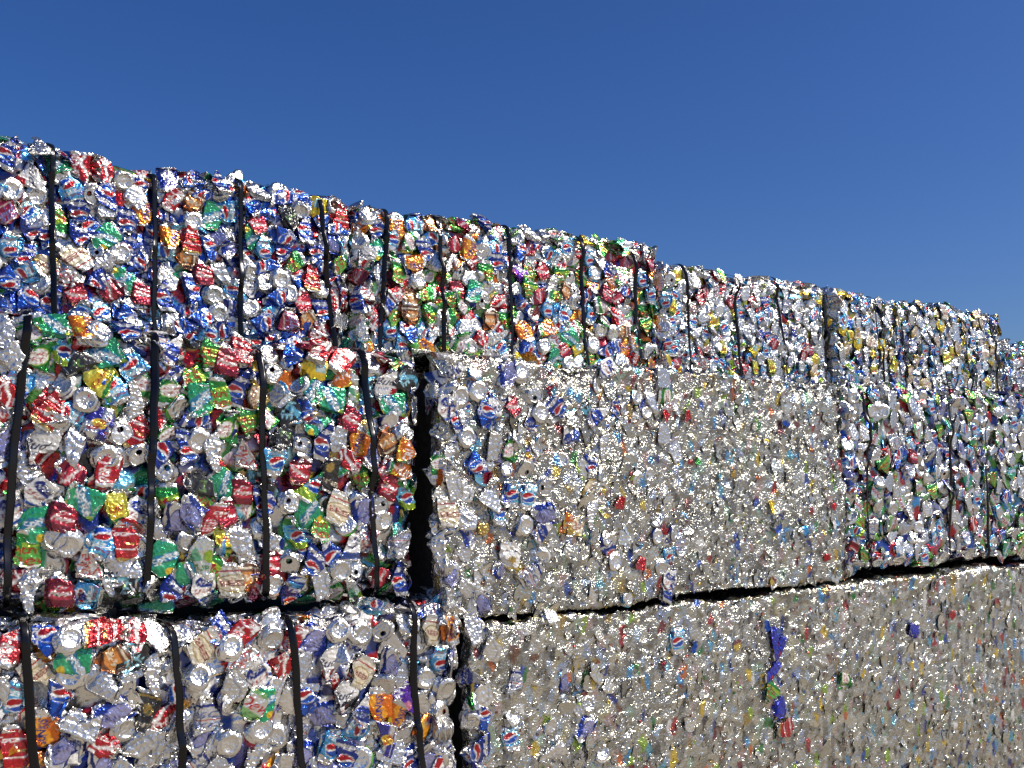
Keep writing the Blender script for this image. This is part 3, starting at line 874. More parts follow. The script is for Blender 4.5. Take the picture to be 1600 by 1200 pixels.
# places on each bale face (metres from its lower corner): u, v, print, side showing, turn in degrees
HERO = {
 'A': [
  (0.328, 0.566, 'pepsi', 'side', 20), (0.41, 0.602, 'plain', 'side', 180), (0.383, 0.507, 'bud', 'side', 90), (0.337, 0.455, 'plain', 'base', 90), (0.412, 0.451, 'plain', 'base', 15),
  (0.433, 0.39, 'plain', 'lid', 90), (0.326, 0.388, 'brisk', 'side', 60), (0.402, 0.356, 'pepsi', 'side', 0), (0.339, 0.282, 'dietpepsi', 'side', 0), (0.38, 0.274, 'pepsi', 'side', 10),
  (0.439, 0.329, 'pepsi', 'side', 0), (0.423, 0.184, 'plain', 'base', -20), (0.386, 0.209, 'dietpepsi', 'side', 60), (0.334, 0.19, 'pepsi_b', 'side', 180), (0.438, 0.241, 'goldcan', 'side', 60),
  (0.507, 0.61, 'pepsi', 'side', 90), (0.534, 0.559, 'coke', 'side', 0), (0.595, 0.564, 'coke', 'side', 10), (0.651, 0.622, 'mtndew', 'side', 60), (0.706, 0.598, 'coke', 'side', 90),
  (0.727, 0.625, 'yellow', 'side', 90), (0.477, 0.523, 'plain', 'base', -20), (0.506, 0.487, 'dietpepsi', 'side', 150), (0.569, 0.476, 'plain', 'lid', -20), (0.617, 0.488, 'pepsi', 'side', 200),
  (0.664, 0.538, 'plain', 'base', 0), (0.714, 0.527, 'pepsi_b', 'side', 0), (0.524, 0.414, 'pepsi', 'side', 0), (0.615, 0.436, 'plain', 'lid', -45), (0.706, 0.483, 'plain', 'side', 180),
  (0.541, 0.355, 'pepsi', 'side', 0), (0.612, 0.352, 'sprite', 'side', 45), (0.668, 0.408, 'pepsi', 'side', 10), (0.729, 0.449, 'orange', 'side', 0), (0.691, 0.328, 'pepsi', 'side', 20),
  (0.529, 0.272, 'beer', 'side', 140), (0.615, 0.262, 'plain_b', 'side', 45), (0.713, 0.274, 'pepsi_b', 'side', 55), (0.607, 0.208, 'pepsi', 'side', 60), (0.662, 0.303, 'plain', 'base', 60),
  (0.509, 0.209, 'dietcoke', 'side', 120), (0.533, 0.159, 'drpepper', 'side', 0), (0.637, 0.18, 'drpepper', 'side', 80), (0.736, 0.186, 'drpepper', 'side', 0), (0.805, 0.585, 'budlight', 'side', 0),
  (0.796, 0.519, 'plain', 'side', -45), (0.828, 0.502, 'coke', 'side', 20), (0.885, 0.511, 'rootbeer', 'side', 30), (0.802, 0.456, 'pepsi', 'side', 90), (0.893, 0.441, 'plain', 'base', 15),
  (0.957, 0.465, 'sprite', 'side', 20), (0.97, 0.558, 'plain', 'base', 90), (0.98, 0.597, 'pepsi', 'side', 0), (1.01, 0.553, 'pepsi_b', 'side', 0), (0.821, 0.383, 'orange', 'side', 0),
  (0.884, 0.381, 'coke_b', 'side', 0), (0.808, 0.328, 'dietpepsi', 'side', 90), (0.95, 0.357, 'pepsi_b', 'side', 0), (1.019, 0.388, 'budlight', 'side', 0), (0.815, 0.248, 'plain', 'side', 0),
  (0.935, 0.272, 'drpepper', 'side', 0), (0.995, 0.285, 'plain_b', 'side', 0), (0.89, 0.209, 'pepsi', 'side', 180), (0.811, 0.188, 'pepsi', 'side', 0), (0.969, 0.199, 'plain', 'base', 35),
  (1.03, 0.228, 'dietpepsi', 'side', 20), (0.994, 0.495, 'dietpepsi', 'side', 90), (1.186, 0.598, 'plain', 'base', 15), (1.114, 0.468, 'drpepper', 'side', 0), (1.224, 0.511, 'energy', 'side', 130),
  (1.197, 0.434, 'pepsi_b', 'side', 140), (1.277, 0.589, 'pepsi_b', 'side', 0), (1.339, 0.552, 'yellow', 'side', 0), (1.407, 0.581, 'plain', 'base', 180), (1.423, 0.536, 'coke_b', 'side', 0),
  (1.266, 0.529, 'plain', 'base', 180), (1.14, 0.381, 'dietpepsi', 'side', 0), (1.242, 0.341, 'mtndew', 'side', 60), (1.323, 0.393, 'pepsi', 'side', 0), (1.313, 0.299, 'coke_b', 'side', 0),
  (1.201, 0.273, 'plain', 'base', 15), (1.358, 0.262, 'plain', 'base', 15), (1.143, 0.262, 'plain', 'lid', 180), (1.183, 0.21, 'pepsi_b', 'side', 90), (1.283, 0.208, 'drpepper', 'side', 0),
  (1.36, 0.176, 'pepsi', 'side', 0), (1.232, 0.135, 'brisk', 'side', 0), (1.414, 0.228, 'coke', 'side', 20), (1.446, 0.259, 'pepsi', 'side', 0), (1.441, 0.146, 'plain', 'side', 110),
  (1.392, 0.43, 'budlight', 'side', 110), (1.431, 0.359, 'mtndew', 'side', 60), (1.399, 0.325, 'pepsi', 'side', 0), (1.292, 0.475, 'pepsi', 'side', 10), (1.09, 0.526, 'pepsi_b', 'side', 0),
  (1.073, 0.321, 'plain', 'side', 160), (1.099, 0.168, 'plain', 'base', 160),
 ],
 'B': [
  (0.014, 0.263, 'pepsi', 'side', 0), (0.061, 0.586, 'plain', 'base', -45), (0.047, 0.416, 'bud', 'side', 20), (0.087, 0.528, 'pepsi', 'side', 0), (0.095, 0.457, 'sprite', 'side', 30),
  (0.059, 0.297, 'dietcoke', 'side', 0), (0.171, 0.501, 'dietpepsi', 'side', 20), (0.295, 0.457, 'pepsi', 'side', 0), (0.254, 0.56, 'dietpepsi', 'side', 90), (0.336, 0.582, 'rootbeer', 'side', 90),
  (0.188, 0.368, 'mtndew', 'side', 10), (0.252, 0.411, 'orange', 'side', 90), (0.391, 0.399, 'mtndew', 'side', 0), (0.271, 0.351, 'plain', 'base', 180), (0.298, 0.303, 'mtndew', 'side', 90),
  (0.317, 0.218, 'mtndew', 'side', 20), (0.416, 0.28, 'mtndew', 'side', 0), (0.233, 0.213, 'rootbeer', 'side', 0), (0.156, 0.16, 'dietpepsi', 'side', 0), (0.227, 0.144, 'pepsi_b', 'side', 0),
  (0.433, 0.606, 'mtndew', 'side', 90), (0.574, 0.602, 'pepsi', 'side', 180), (0.493, 0.49, 'orange', 'side', 20), (0.627, 0.446, 'pepsi', 'side', 0), (0.573, 0.402, 'mtndew', 'side', 0),
  (0.517, 0.32, 'sprite', 'side', 20), (0.562, 0.285, 'plain', 'lid', -45), (0.649, 0.291, 'coke', 'side', 90), (0.544, 0.135, 'coke', 'side', 0), (0.499, 0.107, 'plain', 'base', 0),
  (0.675, 0.214, 'mtndew', 'side', 0), (0.597, 0.21, 'rootbeer', 'side', 0), (1.131, 0.61, 'yellow', 'side', 90), (0.878, 0.604, 'plain', 'base', 160), (0.989, 0.548, 'dietpepsi', 'side', 0),
  (0.755, 0.511, 'pepsi_b', 'side', 30), (0.903, 0.512, 'dietpepsi', 'side', 130), (1.128, 0.52, 'dietpepsi', 'side', 0), (0.743, 0.422, 'grape', 'side', 90), (0.868, 0.441, 'drpepper', 'side', 0),
  (0.958, 0.422, 'mtndew', 'side', 15), (0.79, 0.354, 'mtndew', 'side', 30), (1.001, 0.357, 'rootbeer', 'side', 20), (0.756, 0.299, 'pepsi_b', 'side', 150), (0.887, 0.281, 'dietpepsi', 'side', 10),
  (0.981, 0.26, 'dietpepsi', 'side', 30), (1.052, 0.319, 'plain', 'base', 60), (1.235, 0.474, 'pepsi', 'side', 40), (1.298, 0.451, 'dewdiet', 'side', 0), (1.214, 0.373, 'drpepper', 'side', 20),
  (1.266, 0.278, 'coke', 'side', 150), (0.764, 0.18, 'orange', 'side', 160), (0.885, 0.2, 'crush', 'side', 90), (0.996, 0.165, 'sprite', 'side', 60), (0.86, 0.124, 'plain', 'base', 160),
  (1.047, 0.127, 'yellow', 'side', 60), (1.128, 0.269, 'dietpepsi', 'side', 20), (1.173, 0.202, 'plain', 'base', 15), (1.245, 0.192, 'plain', 'base', 160), (1.135, 0.144, 'plain', 'base', 15),
  (1.251, 0.136, 'pepsi_b', 'side', 90), (1.471, 0.384, 'dietpepsi', 'side', 0), (1.435, 0.236, 'mtndew', 'side', 0), (1.495, 0.196, 'pepsi_b', 'side', 0), (1.408, 0.597, 'coke', 'side', 30),
  (1.476, 0.53, 'drpepper', 'side', 10), (1.321, 0.596, 'sprite', 'side', 20), (1.423, 0.453, 'dietpepsi', 'side', 0), (1.359, 0.261, 'dewdiet', 'side', -45), (0.12, 0.355, 'plain', 'side', 0),
  (0.173, 0.262, 'pepsi', 'side', 60), (0.368, 0.151, 'plain', 'side', 90), (0.805, 0.602, 'plain_b', 'side', 0), (0.454, 0.105, 'canadadry', 'side', 120),
 ],
 'C': [
  (0.116, 0.528, 'squirt', 'side', 0), (0.539, 0.543, 'bud', 'side', 0), (0.854, 0.573, 'dietpepsi', 'side', 10), (1.004, 0.586, 'drpepper', 'side', 35), (1.128, 0.514, 'yellow', 'side', 0),
  (0.627, 0.218, 'yellow', 'side', 30), (0.411, 0.206, 'squirt', 'side', 20), (0.477, 0.444, 'drpepper', 'side', -45), (0.259, 0.441, 'drpepper', 'side', 0), (0.216, 0.392, 'dietcoke', 'side', 60),
  (1.058, 0.125, 'goldcan', 'side', 0), (0.74, 0.128, 'squirt', 'side', 15), (0.071, 0.381, 'squirt', 'side', 35), (0.032, 0.407, 'dietpepsi', 'side', 0), (0.677, 0.3, 'natural', 'side', 35),
  (0.414, 0.563, 'mtndew', 'side', 40), (0.303, 0.475, 'coke', 'side', 35),
 ],
 'D': [
  (0.786, 0.564, 'goldcan', 'side', 0), (0.715, 0.394, 'goldcan', 'side', 0), (0.501, 0.326, 'energy', 'side', 90), (1.022, 0.265, 'squirt', 'side', 0), (1.27, 0.49, 'dietpepsi', 'side', 20),
  (1.365, 0.555, 'goldcan', 'side', 20), (0.32, 0.157, 'squirt', 'side', 0), (0.672, 0.174, 'goldcan', 'side', 0), (1.454, 0.132, 'squirt', 'side', 35), (0.065, 0.565, 'yellow', 'side', 40),
  (1.125, 0.327, 'goldcan', 'side', -45), (0.3, 0.313, 'beer', 'side', 120), (0.446, 0.375, 'energy', 'side', 10), (0.771, 0.306, 'energy', 'side', -20),
 ],
 'M0': [
  (0.393, 0.734, 'sprite', 'side', 90), (0.379, 0.645, 'canadadry', 'side', 0), (0.47, 0.728, 'orange', 'side', 0), (0.514, 0.724, 'plain', 'base', 90), (0.577, 0.74, 'pepsi', 'side', 0),
  (0.461, 0.631, 'energy', 'side', 40), (0.594, 0.651, 'dietpepsi', 'side', 150), (0.555, 0.577, 'dietpepsi', 'side', 140), (0.487, 0.542, 'plain', 'base', 15), (0.328, 0.571, 'dietpepsi', 'side', 0),
  (0.294, 0.55, 'coke', 'side', 0), (0.402, 0.517, 'coke_b', 'side', 30), (0.39, 0.412, 'bud', 'side', 10), (0.309, 0.424, 'budlight', 'side', 0), (0.517, 0.483, 'redbull', 'side', 20),
  (0.581, 0.461, 'plain', 'lid', -45), (0.556, 0.364, 'coke', 'side', 0), (0.543, 0.396, 'plain', 'base', 90), (0.63, 0.403, 'plain', 'lid', 160), (0.618, 0.471, 'coke_b', 'side', 20),
  (0.471, 0.427, 'plain_b', 'side', 40), (0.39, 0.296, 'natural', 'side', 40), (0.671, 0.75, 'natural', 'side', 0), (0.705, 0.696, 'natural', 'side', 30), (0.801, 0.688, 'mtndew', 'side', 30),
  (0.894, 0.72, 'cherry', 'side', 20), (0.707, 0.58, 'canadadry', 'side', 0), (0.834, 0.58, 'mtndew', 'side', 0), (0.891, 0.602, 'pepsi', 'side', 20), (0.782, 0.562, 'sprite', 'side', 0),
  (0.783, 0.448, 'plain', 'base', -20), (0.861, 0.487, 'canadadry', 'side', 0), (0.915, 0.508, 'mtndew', 'side', 10), (0.75, 0.426, 'pepsi', 'side', 10), (0.825, 0.424, 'plain', 'side', 0),
  (0.92, 0.415, 'dietcoke', 'side', 0), (0.704, 0.416, 'pepsi', 'side', 60), (0.681, 0.526, 'coke', 'side', 20), (0.694, 0.368, 'plain', 'lid', 180), (0.38, 0.159, 'mtndew', 'side', 10),
  (0.452, 0.248, 'drpepper', 'side', 10), (0.495, 0.286, 'sprite', 'side', 120), (0.575, 0.265, 'squirt', 'side', 0), (0.607, 0.179, 'coke_b', 'side', 0), (0.632, 0.249, 'natural', 'side', 30),
  (0.64, 0.162, 'plain', 'base', 180), (0.437, 0.189, 'plain', 'lid', 90), (0.465, 0.173, 'plain', 'base', 15), (0.524, 0.124, 'dietcoke', 'side', 0), (0.457, 0.062, 'drpepper', 'side', 0),
  (0.391, 0.065, 'plain', 'side', 10), (0.519, 0.044, 'dietpepsi', 'side', 90), (0.603, 0.068, 'teal', 'side', 90), (0.707, 0.288, 'mtndew', 'side', 0), (0.779, 0.254, 'budlight', 'side', 140),
  (0.732, 0.232, 'budlight', 'side', 20), (0.865, 0.255, 'drpepper', 'side', 0), (0.836, 0.237, 'cherry', 'side', 0), (0.865, 0.185, 'squirt', 'side', 0), (0.933, 0.166, 'plain', 'side', 0),
  (0.801, 0.134, 'limewhite', 'side', 0), (0.708, 0.136, 'sprite', 'side', 10), (0.743, 0.054, 'pepsi', 'side', 40), (0.693, 0.045, 'plain', 'lid', 120), (0.893, 0.071, 'beer', 'side', 0),
  (0.82, 0.048, 'natural', 'side', 0), (0.938, 0.073, 'rootbeer', 'side', 0), (0.975, 0.719, 'plain', 'base', 160), (1.039, 0.725, 'pepsi_b', 'side', 60), (1.122, 0.727, 'coke', 'side', 20),
  (1.199, 0.712, 'coke', 'side', 30), (1.104, 0.678, 'yellow', 'side', 90), (1.332, 0.753, 'drpepper', 'side', 20), (1.294, 0.72, 'plain', 'base', 160), (0.988, 0.655, 'plain', 'lid', 90),
  (1.159, 0.594, 'sprite', 'side', 100), (1.366, 0.588, 'sprite', 'side', 90), (1.241, 0.619, 'limewhite', 'side', 30), (1.234, 0.541, 'drpepper', 'side', 20), (1.352, 0.646, 'bud', 'side', 0),
  (1.032, 0.548, 'teal', 'side', 160), (1.091, 0.546, 'pepsi_b', 'side', 170), (1.149, 0.465, 'pepsi', 'side', 20), (1.074, 0.378, 'drpepper', 'side', 30), (1.263, 0.47, 'orange', 'side', 20),
  (1.349, 0.473, 'rootbeer', 'side', 150), (1.412, 0.452, 'crush', 'side', 0), (1.359, 0.386, 'drpepper', 'side', 0), (1.422, 0.315, 'twist', 'side', 0), (1.268, 0.364, 'mtndew', 'side', 0),
  (1.174, 0.368, 'guinness', 'side', 20), (1.001, 0.4, 'dietpepsi', 'side', 0), (1.111, 0.342, 'twist', 'side', 30), (0.912, 0.32, 'drpepper', 'side', 0), (0.974, 0.277, 'pepsi', 'side', 10),
  (1.055, 0.286, 'plain', 'lid', 15), (1.01, 0.115, 'drpepper', 'side', 30), (1.073, 0.201, 'twist', 'side', 0), (1.151, 0.222, 'mtndew', 'side', 20), (1.202, 0.269, 'beer', 'side', 20),
  (1.279, 0.266, 'budlight', 'side', 0), (1.248, 0.162, 'lite', 'side', 0), (1.123, 0.112, 'pepsi', 'side', 40), (1.078, 0.032, 'pepsi', 'side', 20), (1.02, 0.049, 'plain', 'base', 120),
  (1.165, 0.053, 'plain', 'side', 0), (1.218, 0.091, 'plain', 'base', 120), (1.271, 0.021, 'limewhite', 'side', 0), (1.413, 0.163, 'busch', 'side', 0), (1.359, 0.231, 'plain', 'base', -20),
  (1.422, 0.063, 'pepsi', 'side', 0), (1.342, 0.279, 'plain', 'lid', 0), (0.973, 0.219, 'plain', 'base', 120), (0.905, 0.184, 'plain_b', 'side', 10), (0.964, 0.107, 'plain', 'lid', 0),
  (0.302, 0.633, 'plain', 'side', 180), (0.338, 0.256, 'natural', 'side', -20), (0.347, 0.085, 'coke', 'side', 90), (0.522, 0.603, 'squirt', 'side', -45), (0.605, 0.55, 'plain', 'side', 180),
  (0.461, 0.353, 'drpepper', 'side', -45), (1.457, 0.723, 'plain', 'side', 160), (1.478, 0.7, 'natural', 'side', 0), (1.471, 0.665, 'budlight', 'side', 10), (1.479, 0.016, 'pepsi', 'side', 0),
  (1.463, 0.578, 'plain', 'side', 0),
 ],
 'B0': [
  (0.452, 1.176, 'coke', 'side', 20), (0.528, 1.181, 'pepsi_b', 'side', 0), (0.574, 1.186, 'plain', 'base', 35), (0.659, 1.196, 'coke_b', 'side', 90), (0.589, 1.139, 'sprite', 'side', 90),
  (0.584, 1.101, 'plain', 'base', 0), (0.729, 1.12, 'teal', 'side', 10), (0.785, 1.089, 'plain', 'side', 0), (0.467, 1.059, 'dietpepsi', 'side', 10), (0.559, 1.047, 'pepsi_b', 'side', 20),
  (0.659, 1.079, 'plain_b', 'side', 150), (0.679, 1.124, 'rootbeer', 'side', 60), (0.764, 0.996, 'guinness', 'side', 20), (0.676, 0.931, 'coke', 'side', 120), (0.91, 1.144, 'beer', 'side', 60),
  (0.982, 1.142, 'plain', 'base', 160), (0.941, 1.187, 'pepsi', 'side', 60), (1.015, 1.174, 'coke', 'side', 40), (0.897, 1.075, 'plain', 'base', 60), (0.993, 1.042, 'plain', 'side', 0),
  (0.932, 0.965, 'busch', 'side', 0), (0.993, 0.885, 'plain', 'base', 180), (1.052, 0.986, 'dewdiet', 'side', 10), (0.621, 0.984, 'plain', 'side', -45), (0.476, 0.938, 'coke_b', 'side', 0),
  (0.797, 0.898, 'plain', 'side', 30), (1.168, 1.144, 'coke', 'side', 20), (1.125, 1.078, 'coke', 'side', 20), (1.292, 1.166, 'plain', 'base', -45), (1.367, 1.152, 'plain', 'base', 90),
  (1.424, 1.158, 'plain', 'lid', -45), (1.277, 1.069, 'bud', 'side', 0), (1.372, 1.04, 'beer', 'side', 30), (1.464, 1.054, 'budlight', 'side', 30), (1.442, 0.992, 'plain', 'base', -45),
  (1.331, 0.972, 'bud', 'side', 0), (1.387, 0.931, 'natural', 'side', 20), (1.438, 0.944, 'orange', 'side', 0), (1.492, 0.902, 'orange', 'side', 30), (1.449, 0.847, 'redbull', 'side', 20),
  (1.518, 0.954, 'grape', 'side', 0), (1.601, 1.147, 'beer', 'side', 10), (1.634, 1.06, 'dietpepsi', 'side', 0), (1.592, 1.003, 'plain', 'base', 180), (1.66, 0.963, 'plain', 'base', 180),
  (1.644, 0.814, 'busch', 'side', 150), (1.167, 0.988, 'plain', 'side', 0), (1.209, 0.967, 'pepsi_b', 'side', 0), (1.075, 0.984, 'sprite', 'side', 0), (1.289, 0.836, 'dietpepsi', 'side', 30),
  (1.329, 0.808, 'pepsi', 'side', 20), (1.079, 0.916, 'plain', 'base', -20), (1.536, 0.791, 'pepsi', 'side', 0), (0.535, 0.978, 'orange', 'side', 0), (0.512, 1.115, 'beer', 'side', -45),
 ],
 'M1': [
  (-0.054, 0.701, 'pepsi', 'side', 0), (0.169, 0.646, 'pepsi_b', 'side', 20), (0.251, 0.794, 'budlight', 'side', 0), (0.308, 0.801, 'plain', 'base', 180), (0.367, 0.725, 'plain', 'lid', 0),
  (0.393, 0.666, 'plain', 'base', 120), (0.104, 0.584, 'plain', 'base', -20), (0.213, 0.548, 'plain', 'side', 20), (0.276, 0.544, 'canadadry', 'side', 0), (0.327, 0.475, 'plain', 'lid', -45),
  (0.405, 0.418, 'plain', 'lid', 90), (0.262, 0.199, 'rockstar', 'side', 5), (0.326, 0.294, 'plain', 'base', 120), (0.404, 0.333, 'budlight', 'side', 90), (0.104, 0.337, 'plain', 'side', 0),
  (0.062, 0.428, 'plain', 'side', 0), (0.201, 0.672, 'lite', 'side', 30), (0.133, 0.508, 'pepsi_b', 'side', 170), (0.28, 0.403, 'dietpepsi', 'side', 0), (0.339, 0.392, 'dietpepsi', 'side', 10),
  (0.08, 0.709, 'plain', 'base', 90), (0.14, 0.731, 'plain', 'base', -45), (0.038, 0.349, 'beer', 'side', 0), (0.398, 0.275, 'natural', 'side', 60), (0.351, 0.132, 'busch', 'side', 60),
  (0.033, 0.667, 'natural', 'side', 0), (0.46, 0.678, 'pepsi', 'side', -45), (0.641, 0.661, 'natural', 'side', 60), (0.201, 0.385, 'plain', 'side', -45), (0.011, 0.233, 'plain', 'side', 0),
 ],
 'B1': [
  (1.416, 0.926, 'bluecan', 'side', 20), (1.444, 0.889, 'bluecan', 'side', 70), (1.404, 0.8, 'bluecan', 'side', 85), (1.437, 0.66, 'bluecan', 'side', 95), (1.472, 0.577, 'coke_b', 'side', 90),
  (1.377, 0.731, 'mtndew', 'side', 60), (1.817, 0.715, 'canadadry', 'side', 90), (0.05, 0.82, 'pepsi_b', 'side', 10), (0.025, 1.091, 'plain', 'side', 0), (0.085, 1.035, 'plain', 'side', 10),
  (0.002, 0.947, 'natural', 'side', 90), (0.062, 0.9, 'plain', 'side', 35), (0.027, 0.73, 'pepsi', 'side', 90), (0.013, 1.18, 'yellow', 'side', 60), (2.333, 0.871, 'bluecan', 'side', 20),
  (0.337, 0.66, 'plain', 'side', 90), (0.159, 0.749, 'dietpepsi', 'side', 0), (0.888, 0.974, 'dietpepsi', 'side', 0),
 ],
}
STRAPS = {
 'A': [(0.448, 0.476), (0.752, 0.785), (1.041, 1.072), (1.338, 1.412)],
 'B': [(0.135, 0.101), (0.362, 0.373), (0.693, 0.698), (1.062, 1.103), (1.375, 1.376)],
 'C': [(0.158, 0.209), (0.482, 0.552), (0.8, 0.87), (1.163, 1.203)],
 'D': [(0.352, 0.421), (0.555, 0.624), (1.21, 1.26), (1.509, 1.578)],
 'M0': [(0.331, 0.335), (0.647, 0.679), (0.941, 0.994), (1.26, 1.348)],
 'M2': [(0.138, 0.171), (0.777, 0.76), (1.074, 1.087)],
 'B0': [(0.479, 0.626), (0.822, 0.965), (1.15, 1.297), (1.526, 1.673)],
}
FRAG = {
 'B1': [(1.377, 0.743, 4, 0.8), (1.365, 0.975, 2, 0.9), (1.932, 0.733, 7, 0.8), (2.323, 0.872, 2, 0.9), (0.968, 0.944, 2, 0.9), (0.824, 0.891, 10, 0.8), (2.623, 0.916, 0, 1.0), (1.882, 1.059, 4, 0.7)],
 'M1': [(-0.001, 0.453, 6, 0.9), (0.164, 0.457, 10, 1.3), (0.128, 0.568, 1, 1.3), (0.275, 0.414, 2, 1.1), (0.164, 0.295, 8, 1.0), (0.439, 0.742, 10, 0.8), (0.724, 0.36, 0, 1.0), (0.951, 0.251, 0, 0.6), (1.135, 0.504, 4, 0.6), (1.253, 0.443, 11, 0.7), (1.539, 0.326, 7, 1.2), (1.555, 0.237, 2, 1.0), (1.708, 0.218, 3, 1.1), (1.845, 0.108, 0, 0.8), (0.825, 0.144, 0, 1.1), (1.323, 0.454, 8, 0.7), (0.959, 0.668, 0, 0.8), (1.072, 0.67, 0, 0.8), (1.627, 0.657, 2, 0.9), (1.51, 0.579, 7, 0.6), (1.895, 0.316, 0, 0.7)],
}


P_BLUE = [('pepsi', 9), ('pepsi_b', 8), ('dietpepsi', 6), ('drpepper', 3), ('coke', 2), ('mtndew', 1), ('plain', 2), ('sprite', 1), ('rootbeer', 1), ('budlight', 1), ('plain_b', 1), ('lite', 1)]
P_MIX = [('mtndew', 5), ('dewdiet', 2), ('canadadry', 2), ('sprite', 2), ('orange', 2), ('crush', 2), ('coke', 3), ('drpepper', 3), ('dietpepsi', 5), ('pepsi', 3), ('pepsi_b', 2), ('plain', 6), ('yellow', 1), ('rootbeer', 1)]
P_PALE = [('plain', 9), ('plain_b', 3), ('dietpepsi', 8), ('twist', 3), ('busch', 3), ('squirt', 2), ('yellow', 1), ('natural', 2), ('pepsi', 1), ('dietcoke', 2), ('coke', 1), ('drpepper', 1)]
P_GOLD = [('plain', 9), ('goldcan', 4), ('squirt', 2), ('yellow', 1), ('beer', 2), ('dietpepsi', 8), ('twist', 2), ('pepsi_b', 2), ('natural', 2), ('energy', 1), ('busch', 2), ('plain_b', 2)]
P_ALL = [('pepsi', 3), ('dietpepsi', 2), ('drpepper', 3), ('coke', 2), ('mtndew', 3), ('canadadry', 2), ('budlight', 2), ('lite', 1), ('plain', 3), ('plain_b', 1), ('sprite', 2), ('dietcoke', 1), ('energy', 1), ('cherry', 1), ('crush', 1), ('goldcan', 1), ('twist', 1), ('redbull', 1), ('teal', 1)]
P_GREEN = [('mtndew', 6), ('dewdiet', 4), ('sprite', 1), ('pepsi', 2), ('pepsi_b', 3), ('plain', 12), ('plain_b', 4), ('dietpepsi', 5), ('busch', 2), ('budlight', 2), ('drpepper', 1), ('coke', 1), ('twist', 1)]
P_BEER = [('plain', 7), ('plain_b', 3), ('busch', 4), ('bud', 1.5), ('natural', 3), ('budlight', 3), ('beer', .6), ('coke', 1), ('pepsi', 1), ('dietpepsi', 1), ('dietcoke', 1), ('energy', 1), ('orange', 1), ('lite', 1)]
P_GREY = [('plain', 10), ('plain_b', 4), ('budlight', 2), ('natural', 2), ('busch', 2), ('pepsi', 1), ('pepsi_b', 1), ('dietpepsi', 1)]

Z0 = CAM_Z
def strapped(name, x, y, z, L, H, roll, label, seed, heroes, palette, spacing, ends, cap, vtop_mass, straps, mass_n, scale=1.0, vertical=0.0, depth=1.1, yaw=0.0, vmin=-.01, umin=-.03, ustuff=(-.3, .3), ptop=.07, swidth=.0175):
    bl = Bale(name, x, y, z, L, H, depth, roll, yaw, label, seed, straps)
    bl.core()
    bl.add_straps(vtop=vtop_mass, width=swidth)
    bl.fill_cans(heroes, palette, spacing, ends, cap, H + ptop, scale=scale, vertical=vertical, vmin=vmin, umin=umin)
    bl.pressed_sheet('crushed_layer', .042, .0085, -.02, L + .02, max(-.02, vmin - .04), H + .05, ink_palette(palette), 1.3, .021, .22, .004, CAN_MAT)
    bl.mass('packed_cans', palette, mass_n, ustuff[0], L + ustuff[1], -.05, H + vtop_mass, scale=scale)
    return bl

strapped('can_bale', 0.1, 3.3, 1.985, 1.465, 0.615, 0.3, 'bale of mostly blue soda cans at the top of the stack, highest and leftmost',
         11, HERO['A'], P_BLUE, .058, .13, 285, .5, STRAPS['A'], 300, ustuff=(-1.05, .3))
strapped('can_bale', 1.59, 3.3, 1.955, 1.515, 0.62, -1.2, 'top-row bale of mixed green, orange, red and light blue cans with five straps',
         12, HERO['B'], P_MIX, .056, .22, 290, .5, STRAPS['B'], 300)
strapped('can_bale', 3.13, 3.32, 1.945, 1.205, 0.585, -0.6, 'top-row bale of silver, pale blue and yellow cans right after the green and orange one',
         13, HERO['C'], P_PALE, .05, .2, 290, .5, STRAPS['C'], 260, swidth=.014, scale=.9, vertical=.5)
strapped('can_bale', 4.35, 3.3, 1.945, 1.655, 0.575, -0.3, 'top-row bale of silver and golden yellow cans, second from the far end',
         14, HERO['D'], P_GOLD, .052, .15, 295, .5, STRAPS['D'], 320, swidth=.012, scale=.9, vertical=.7)
strapped('can_bale', 6.02, 3.3, 1.945, 1.25, 0.435, 0, 'lowest bale of the top row, silver cans at the far end',
         15, [], P_PALE, .06, .2, 170, .5, [], 170, ustuff=(-.3, 1.0), scale=.95, vertical=.4)
strapped('can_bale', 0.05, 2.72, 1.25, 1.462, 0.75, 1.9, 'middle-row bale of large colourful soda cans with a yellow can near its upper strap',
         16, HERO['M0'], P_ALL, .05, .22, 295, .6, STRAPS['M0'], 330, ustuff=(-1.05, .3), swidth=.0205)
strapped('can_bale', 3.572, 2.67, 1.136, 1.83, 0.826, -0.2, 'middle-row strapped bale of green, blue and silver cans over a black gap',
         17, [], P_GREEN, .055, .2, 296, .6, STRAPS['M2'], 430, swidth=.014, scale=.92, vertical=.35)
strapped('can_bale', -0.1, 2.64, 0.02, 1.705, 1.225, 2, 'bottom-row bale of mainly silver beer cans with four black straps',
         18, HERO['B0'], P_BEER, .05, .26, 295, .2, STRAPS['B0'], 300, ustuff=(-1.05, .3), swidth=.0205, vmin=.60, ptop=.17)

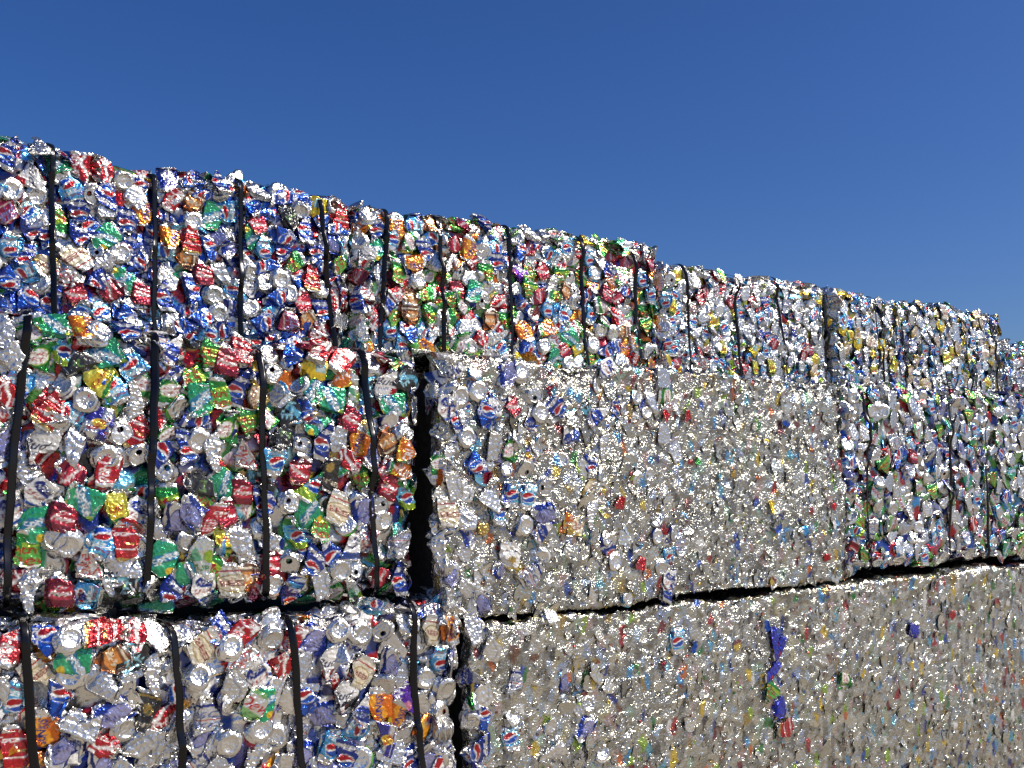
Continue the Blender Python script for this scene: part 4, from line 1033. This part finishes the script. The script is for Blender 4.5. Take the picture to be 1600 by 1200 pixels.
def pressed(name, x, y, z, L, H, roll, label, seed, heroes, spots, nfrag, nbits, share, vtop, ncans, reach, umin=-.06):
    bl = Bale(name, x, y, z, L, H, 1.1, roll, 0, label, seed, (), radius=.018)
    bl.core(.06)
    bl.pressed_sheet('pressed_face', .026, .0061, umin, L + .1, -.03 if z < .3 else -.06, H + vtop, grey_palette(share))
    for (u, v, d, s, a) in heroes:
        bl.put_can(u, v, d, s, math.radians(a), .007 + bl.R.uniform(-.004, .002), (bl.R.normal(0, .08), bl.R.normal(0, .08)), bl.R.uniform(1.0, 1.1))
    for i in range(ncans):
        q = bl.R.uniform() ** 1.6
        bl.put_can(q * reach, bl.R.uniform(max(.02, H - .95), H), P_GREY[min(len(P_GREY) - 1, int(len(P_GREY) * bl.R.uniform() ** 2.2))][0] if bl.R.uniform() < .75 else P_ALL[bl.R.choice(len(P_ALL))][0], 'side' if bl.R.uniform() < .7 else 'base', bl.R.normal(0, .5), bl.R.uniform(-.008, .001), None, bl.R.uniform(.85, 1.0))
    bl.fragments(spots, nfrag, -.02, L + .02, .01 if z > .3 else H - .96, H - .03, .15)
    bl.small_bits('torn_slivers', nbits, -.05, L + .05, 0.0 if z > .3 else H - .97, H + .1, .26)
    return bl

pressed('can_bale', 1.574, 2.668, 1.112, 1.99, 0.842, -0.2, 'middle-row bale with a dull silver pressed face and no straps',
        21, HERO['M1'], FRAG['M1'], 245, 2000, .13, .6, 95, 1.05)
pressed('can_bale', 1.68, 2.655, 0.002, 3.45, 1.108, 0, 'long bottom-row silver bale of torn flakes with a blue and red cluster',
        22, HERO['B1'], FRAG['B1'], 280, 2600, .14, .35, 50, .6)
strapped('can_bale', 5.44, 2.68, 1.136, 1.8, 0.812, 0, 'middle-row bale of silver and pale cans at the far end, without straps',
         24, [], P_PALE, .08, .15, 110, .5, [], 150, ustuff=(-.1, 1.0))
strapped('can_bale', 5.15, 2.66, 0.002, 2.08, 1.112, 0, 'last bottom-row bale of silver beer cans at the far end of the stack',
         25, [], P_BEER, .09, .15, 110, .3, [], 150, ustuff=(-.1, 1.0))
